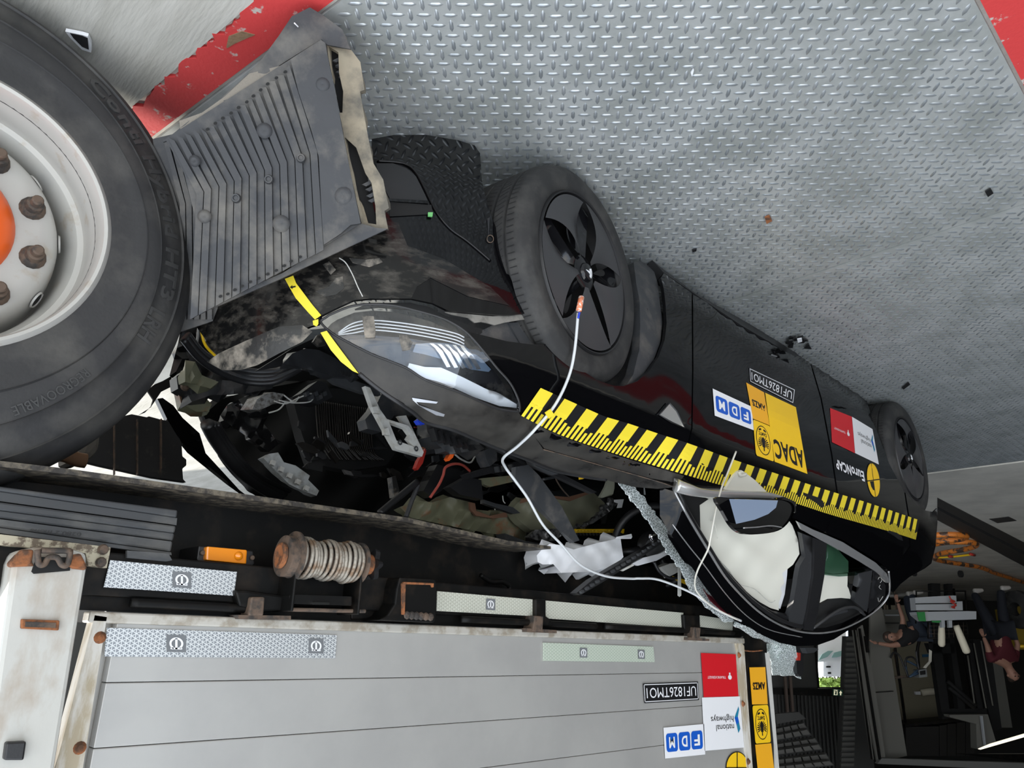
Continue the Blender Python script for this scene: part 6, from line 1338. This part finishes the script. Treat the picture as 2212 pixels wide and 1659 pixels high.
panel('green_strap', N_((385, 388), (445, 385), (455, 462), (400, 460)), SF(12.97), M_gstrap, al2, th=.02, step=8, dent=.01, dscale=6)
panel('green_strap', N_((500, 456), (580, 458), (560, 475), (510, 470)), SF(12.97), M_gstrap, al2, th=.02, step=8)
rc = tag(ptube('red_clamp', N_((645, 255), (660, 285), (690, 300), (655, 300), (700, 330), (665, 345), (690, 352)), SF(12.98), .014, M_redpl, None), 'small red hooked clamp on the end of the lower aluminium block', 'clamp')
for k, (a, b, r, l) in enumerate((((582, 500), (582, 650), .055, 'straight cream rubber dummy limb hanging upright from the cart cage'), ((700, 495), (785, 705), .06, 'slanted cream rubber dummy limb beside the upright one'))):
    A0, B0 = npt(*a, 13.15), npt(*b, 13.15)
    d = tube('dummy_limb', [A0, A0 + (B0 - A0) * .5, B0, B0 + (B0 - A0) / np.linalg.norm(B0 - A0) * .04], [r * .8, r, r, r * .4], M_cream, None, n=3, seg=14); tag(d, l, 'dummy limb')
lw = tag(tube('cream_roll', [npt(420, 1045, 18.5), npt(500, 1035, 18.5), npt(580, 1030, 18.5)], [.07, .08, .05], M_cream, None, n=3, seg=14), 'cream padded roll held by a white bracket on the hall wall', 'roll')
panel('white_bracket', N_((366, 1035), (410, 1035), (412, 1062), (370, 1060)), SF(18.4), M_wht, lw, th=.06, step=300)
# sensor stand with looping cables
sn = empty('measuring_head', tuple(npt(430, 880, 15)), 'grey boxed measuring head with blue arms and looping black cables', 'instrument')
panel('head_box', N_((395, 860), (460, 850), (465, 915), (400, 922)), SF(15), mat('grey instrument', (.22, .23, .23), .4), sn, th=.2, step=300, sm=False); panel('dark_window', N_((408, 870), (450, 862), (452, 895), (412, 900)), SF(14.97), M_dark, sn, th=.02, step=300)
for p in (((280, 790), (310, 790), (390, 830)), ((285, 795), (310, 915), (385, 860)), ((320, 915), (390, 885))): tube('blue_arm', [npt(*q, 15) for q in p], .02, mat('blue grey arm', (.05, .09, .15), .4) if 'blue grey arm' not in bpy.data.materials else bpy.data.materials['blue grey arm'], sn, n=2)
for p in (((165, 760), (190, 718), (235, 740), (275, 830), (310, 920)), ((285, 830), (295, 765), (345, 755), (385, 800), (400, 850)), ((395, 850), (385, 790), (375, 700))): tube('cable_loop', [npt(*q, 14.9) for q in p], .018, M_blackpl, sn)
tube('mast', [npt(395, 850, 15), npt(385, 700, 15), npt(400, 620, 15)], .03, M_frame, sn)
panel('mount_rail', N_((195, 908), (330, 905), (330, 922), (195, 932)), SF(15.1), M_steel, sn, th=.04, step=300)
pp = (panel('paper_sheet', N_((480, 690), (503, 705), (500, 790), (455, 845), (430, 840), (478, 790)), SF(14.8), mat('white curled paper', (.6, .58, .5), .7), sn, th=.01, step=10, dent=.02, dscale=10))
tg = tag(panel('blue_tag', N_((425, 732), (475, 730), (475, 752), (428, 755)), SF(18.58), mat('blue tag', (.03, .12, .25), .5), None, th=.02, step=300), 'small blue rectangle tag on the beige hall wall', 'tag')
tag(tube('wall_pole', [npt(195, 690, 18), npt(235, 930, 18), npt(275, 1180, 18)], .03, mat('brown pole', (.10, .06, .03), .6), None), 'thin brown pole leaning on the beige hall wall', 'pole')
# gantry posts
gt = empty('black_gantry', tuple(npt(560, 200, 16) * [1, 1, 0]), 'black steel gantry posts with cross brace deep in the hall', 'gantry')
for p in (((500, 150), (570, 150), (590, 720), (655, 1250), (590, 1260), (510, 720)), ((630, 150), (670, 150), (690, 640), (775, 1175), (720, 1180), (650, 640)), ((800, 640), (830, 640), (920, 1180), (880, 1190)), ((840, 610), (975, 610), (1075, 1350), (1000, 1350)), ((590, 1175), (950, 1175), (955, 1225), (600, 1230)), ((470, 640), (690, 640), (690, 722), (500, 722))):
    panel('post', N_(*p), SF(16), M_dark, gt, th=.15, step=900, sm=False)
for p in (((630, 950), (860, 1150)), ((640, 1000), (850, 1170))): tube('brace', [npt(*q, 15.9) for q in p], .04, M_dark, gt, n=0)
for p in (((845, 640), (945, 1170)), ((905, 620), (1000, 1150)), ((795, 740), (850, 1130))): tube('bright_edge', [npt(*q, 15.85) for q in p], .014, M_doorg, gt, n=0)
# cupboards hanging high / stacked dark cases
for k, (xa, xb, l) in enumerate(((290, 560, 'widest black case on the dark shelf, next to the grey door leaf'), (565, 625, 'narrow black case between the widest one and its neighbours'), (630, 700, 'second narrow black case in the dark row'), (705, 775, 'third narrow black case in the dark row'), (780, 850, 'last black case in the dark row, by the grey cupboard'))):
    tag(panel('black_case', N_((xa, 1325 - k * 12), (xb, 1320 - k * 12), (xb, 1560), (xa, 1560)), SF(17), mat('case black', (.010, .009, .008), .6) if k == 0 else bpy.data.materials['case black'], None, th=.6, step=900, sm=False), l, 'case')
cu = tag(panel('grey_cupboard', N_((645, 1225), (960, 1222), (1025, 1440), (870, 1505), (865, 1300), (650, 1245)), SF(15.6), M_doorg, None, th=.2, step=900, sm=False), 'grey cupboard beside the black cases high in the hall', 'cupboard')
panel('cupboard_edge', N_((905, 1235), (918, 1235), (945, 1470), (935, 1475)), SF(15.5), M_al, cu, th=.05, step=900)
# yellow machine and tyre at the picture edge
ym = tag(panel('yellow_machine', N_((1120, 360), (1260, 330), (1400, 330), (1400, 700), (1210, 690), (1160, 560)), SF(15), mat('dark yellow machine', (.22, .15, .01), .6), None, th=.4, step=900, sm=False), 'dark yellow machine frame at the picture edge behind the maroon shirt', 'machine')
for p in (((1130, 510), (1400, 450)), ((1200, 665), (1400, 670)), ((1110, 380), (1150, 470))): tube('machine_bar', [npt(*q, 14.9) for q in p], .03, M_al if p[0][0] == 1130 else M_yellow, ym, n=0)
ty = lathe('dark_tyre', [(.12, .1), (.25, .12), (.33, .08), (.34, 0), (.33, -.08), (.25, -.12), (.12, -.1)], npt(1215, 365, 14.0), RH * -1 + FH * .3, M_rubber, None, seg=32, closed=True); tag(ty, 'dark upright tyre beside the yellow machine at the picture edge', 'tyre')
bx_ = tag(panel('grey_bin', N_((100, 365), (240, 365), (250, 560), (130, 560), (110, 450)), SF(15.5), M_doorg, None, th=.5, step=900, sm=False), 'grey metal bin behind the bending person', 'bin')
for y in (405, 470): panel('bin_rib', N_((120, y), (235, y), (238, y + 12), (124, y + 12)), SF(15.45), M_al if y == 405 else M_wallg, bx_, th=.03, step=900)
for x in (135, 225): tube('bin_leg', [npt(x, 420, 15.55), npt(x, 420, 15.55) * [1, 1, 0]], .02, M_steel, bx_, n=0)

sh_ = tag(panel('high_shelf', N_((282, 1305), (862, 1250), (866, 1268), (284, 1325)), SF(16.95), M_frame, None, th=.7, step=900, sm=False), 'dark shelf board carrying the row of black cases', 'shelf')
for x, y in ((290, 1315), (855, 1258)): tube('shelf_post', [npt(x, y, 17.2), npt(x, y, 17.2) * [1, 1, 0]], .03, M_frame, sh_, n=0)

for key, g in (('black_case', 'black cases on the high shelf'), ('aluminium_block', 'aluminium blocks on the cart'), ('dummy_limb', 'cream dummy limbs on the cart'), ('plastic_fragment', 'crash fragments scattered on the plates')):
    for o in bpy.data.objects:
        if o.parent is None and o.name.split('.')[0] == key: o['group'] = g
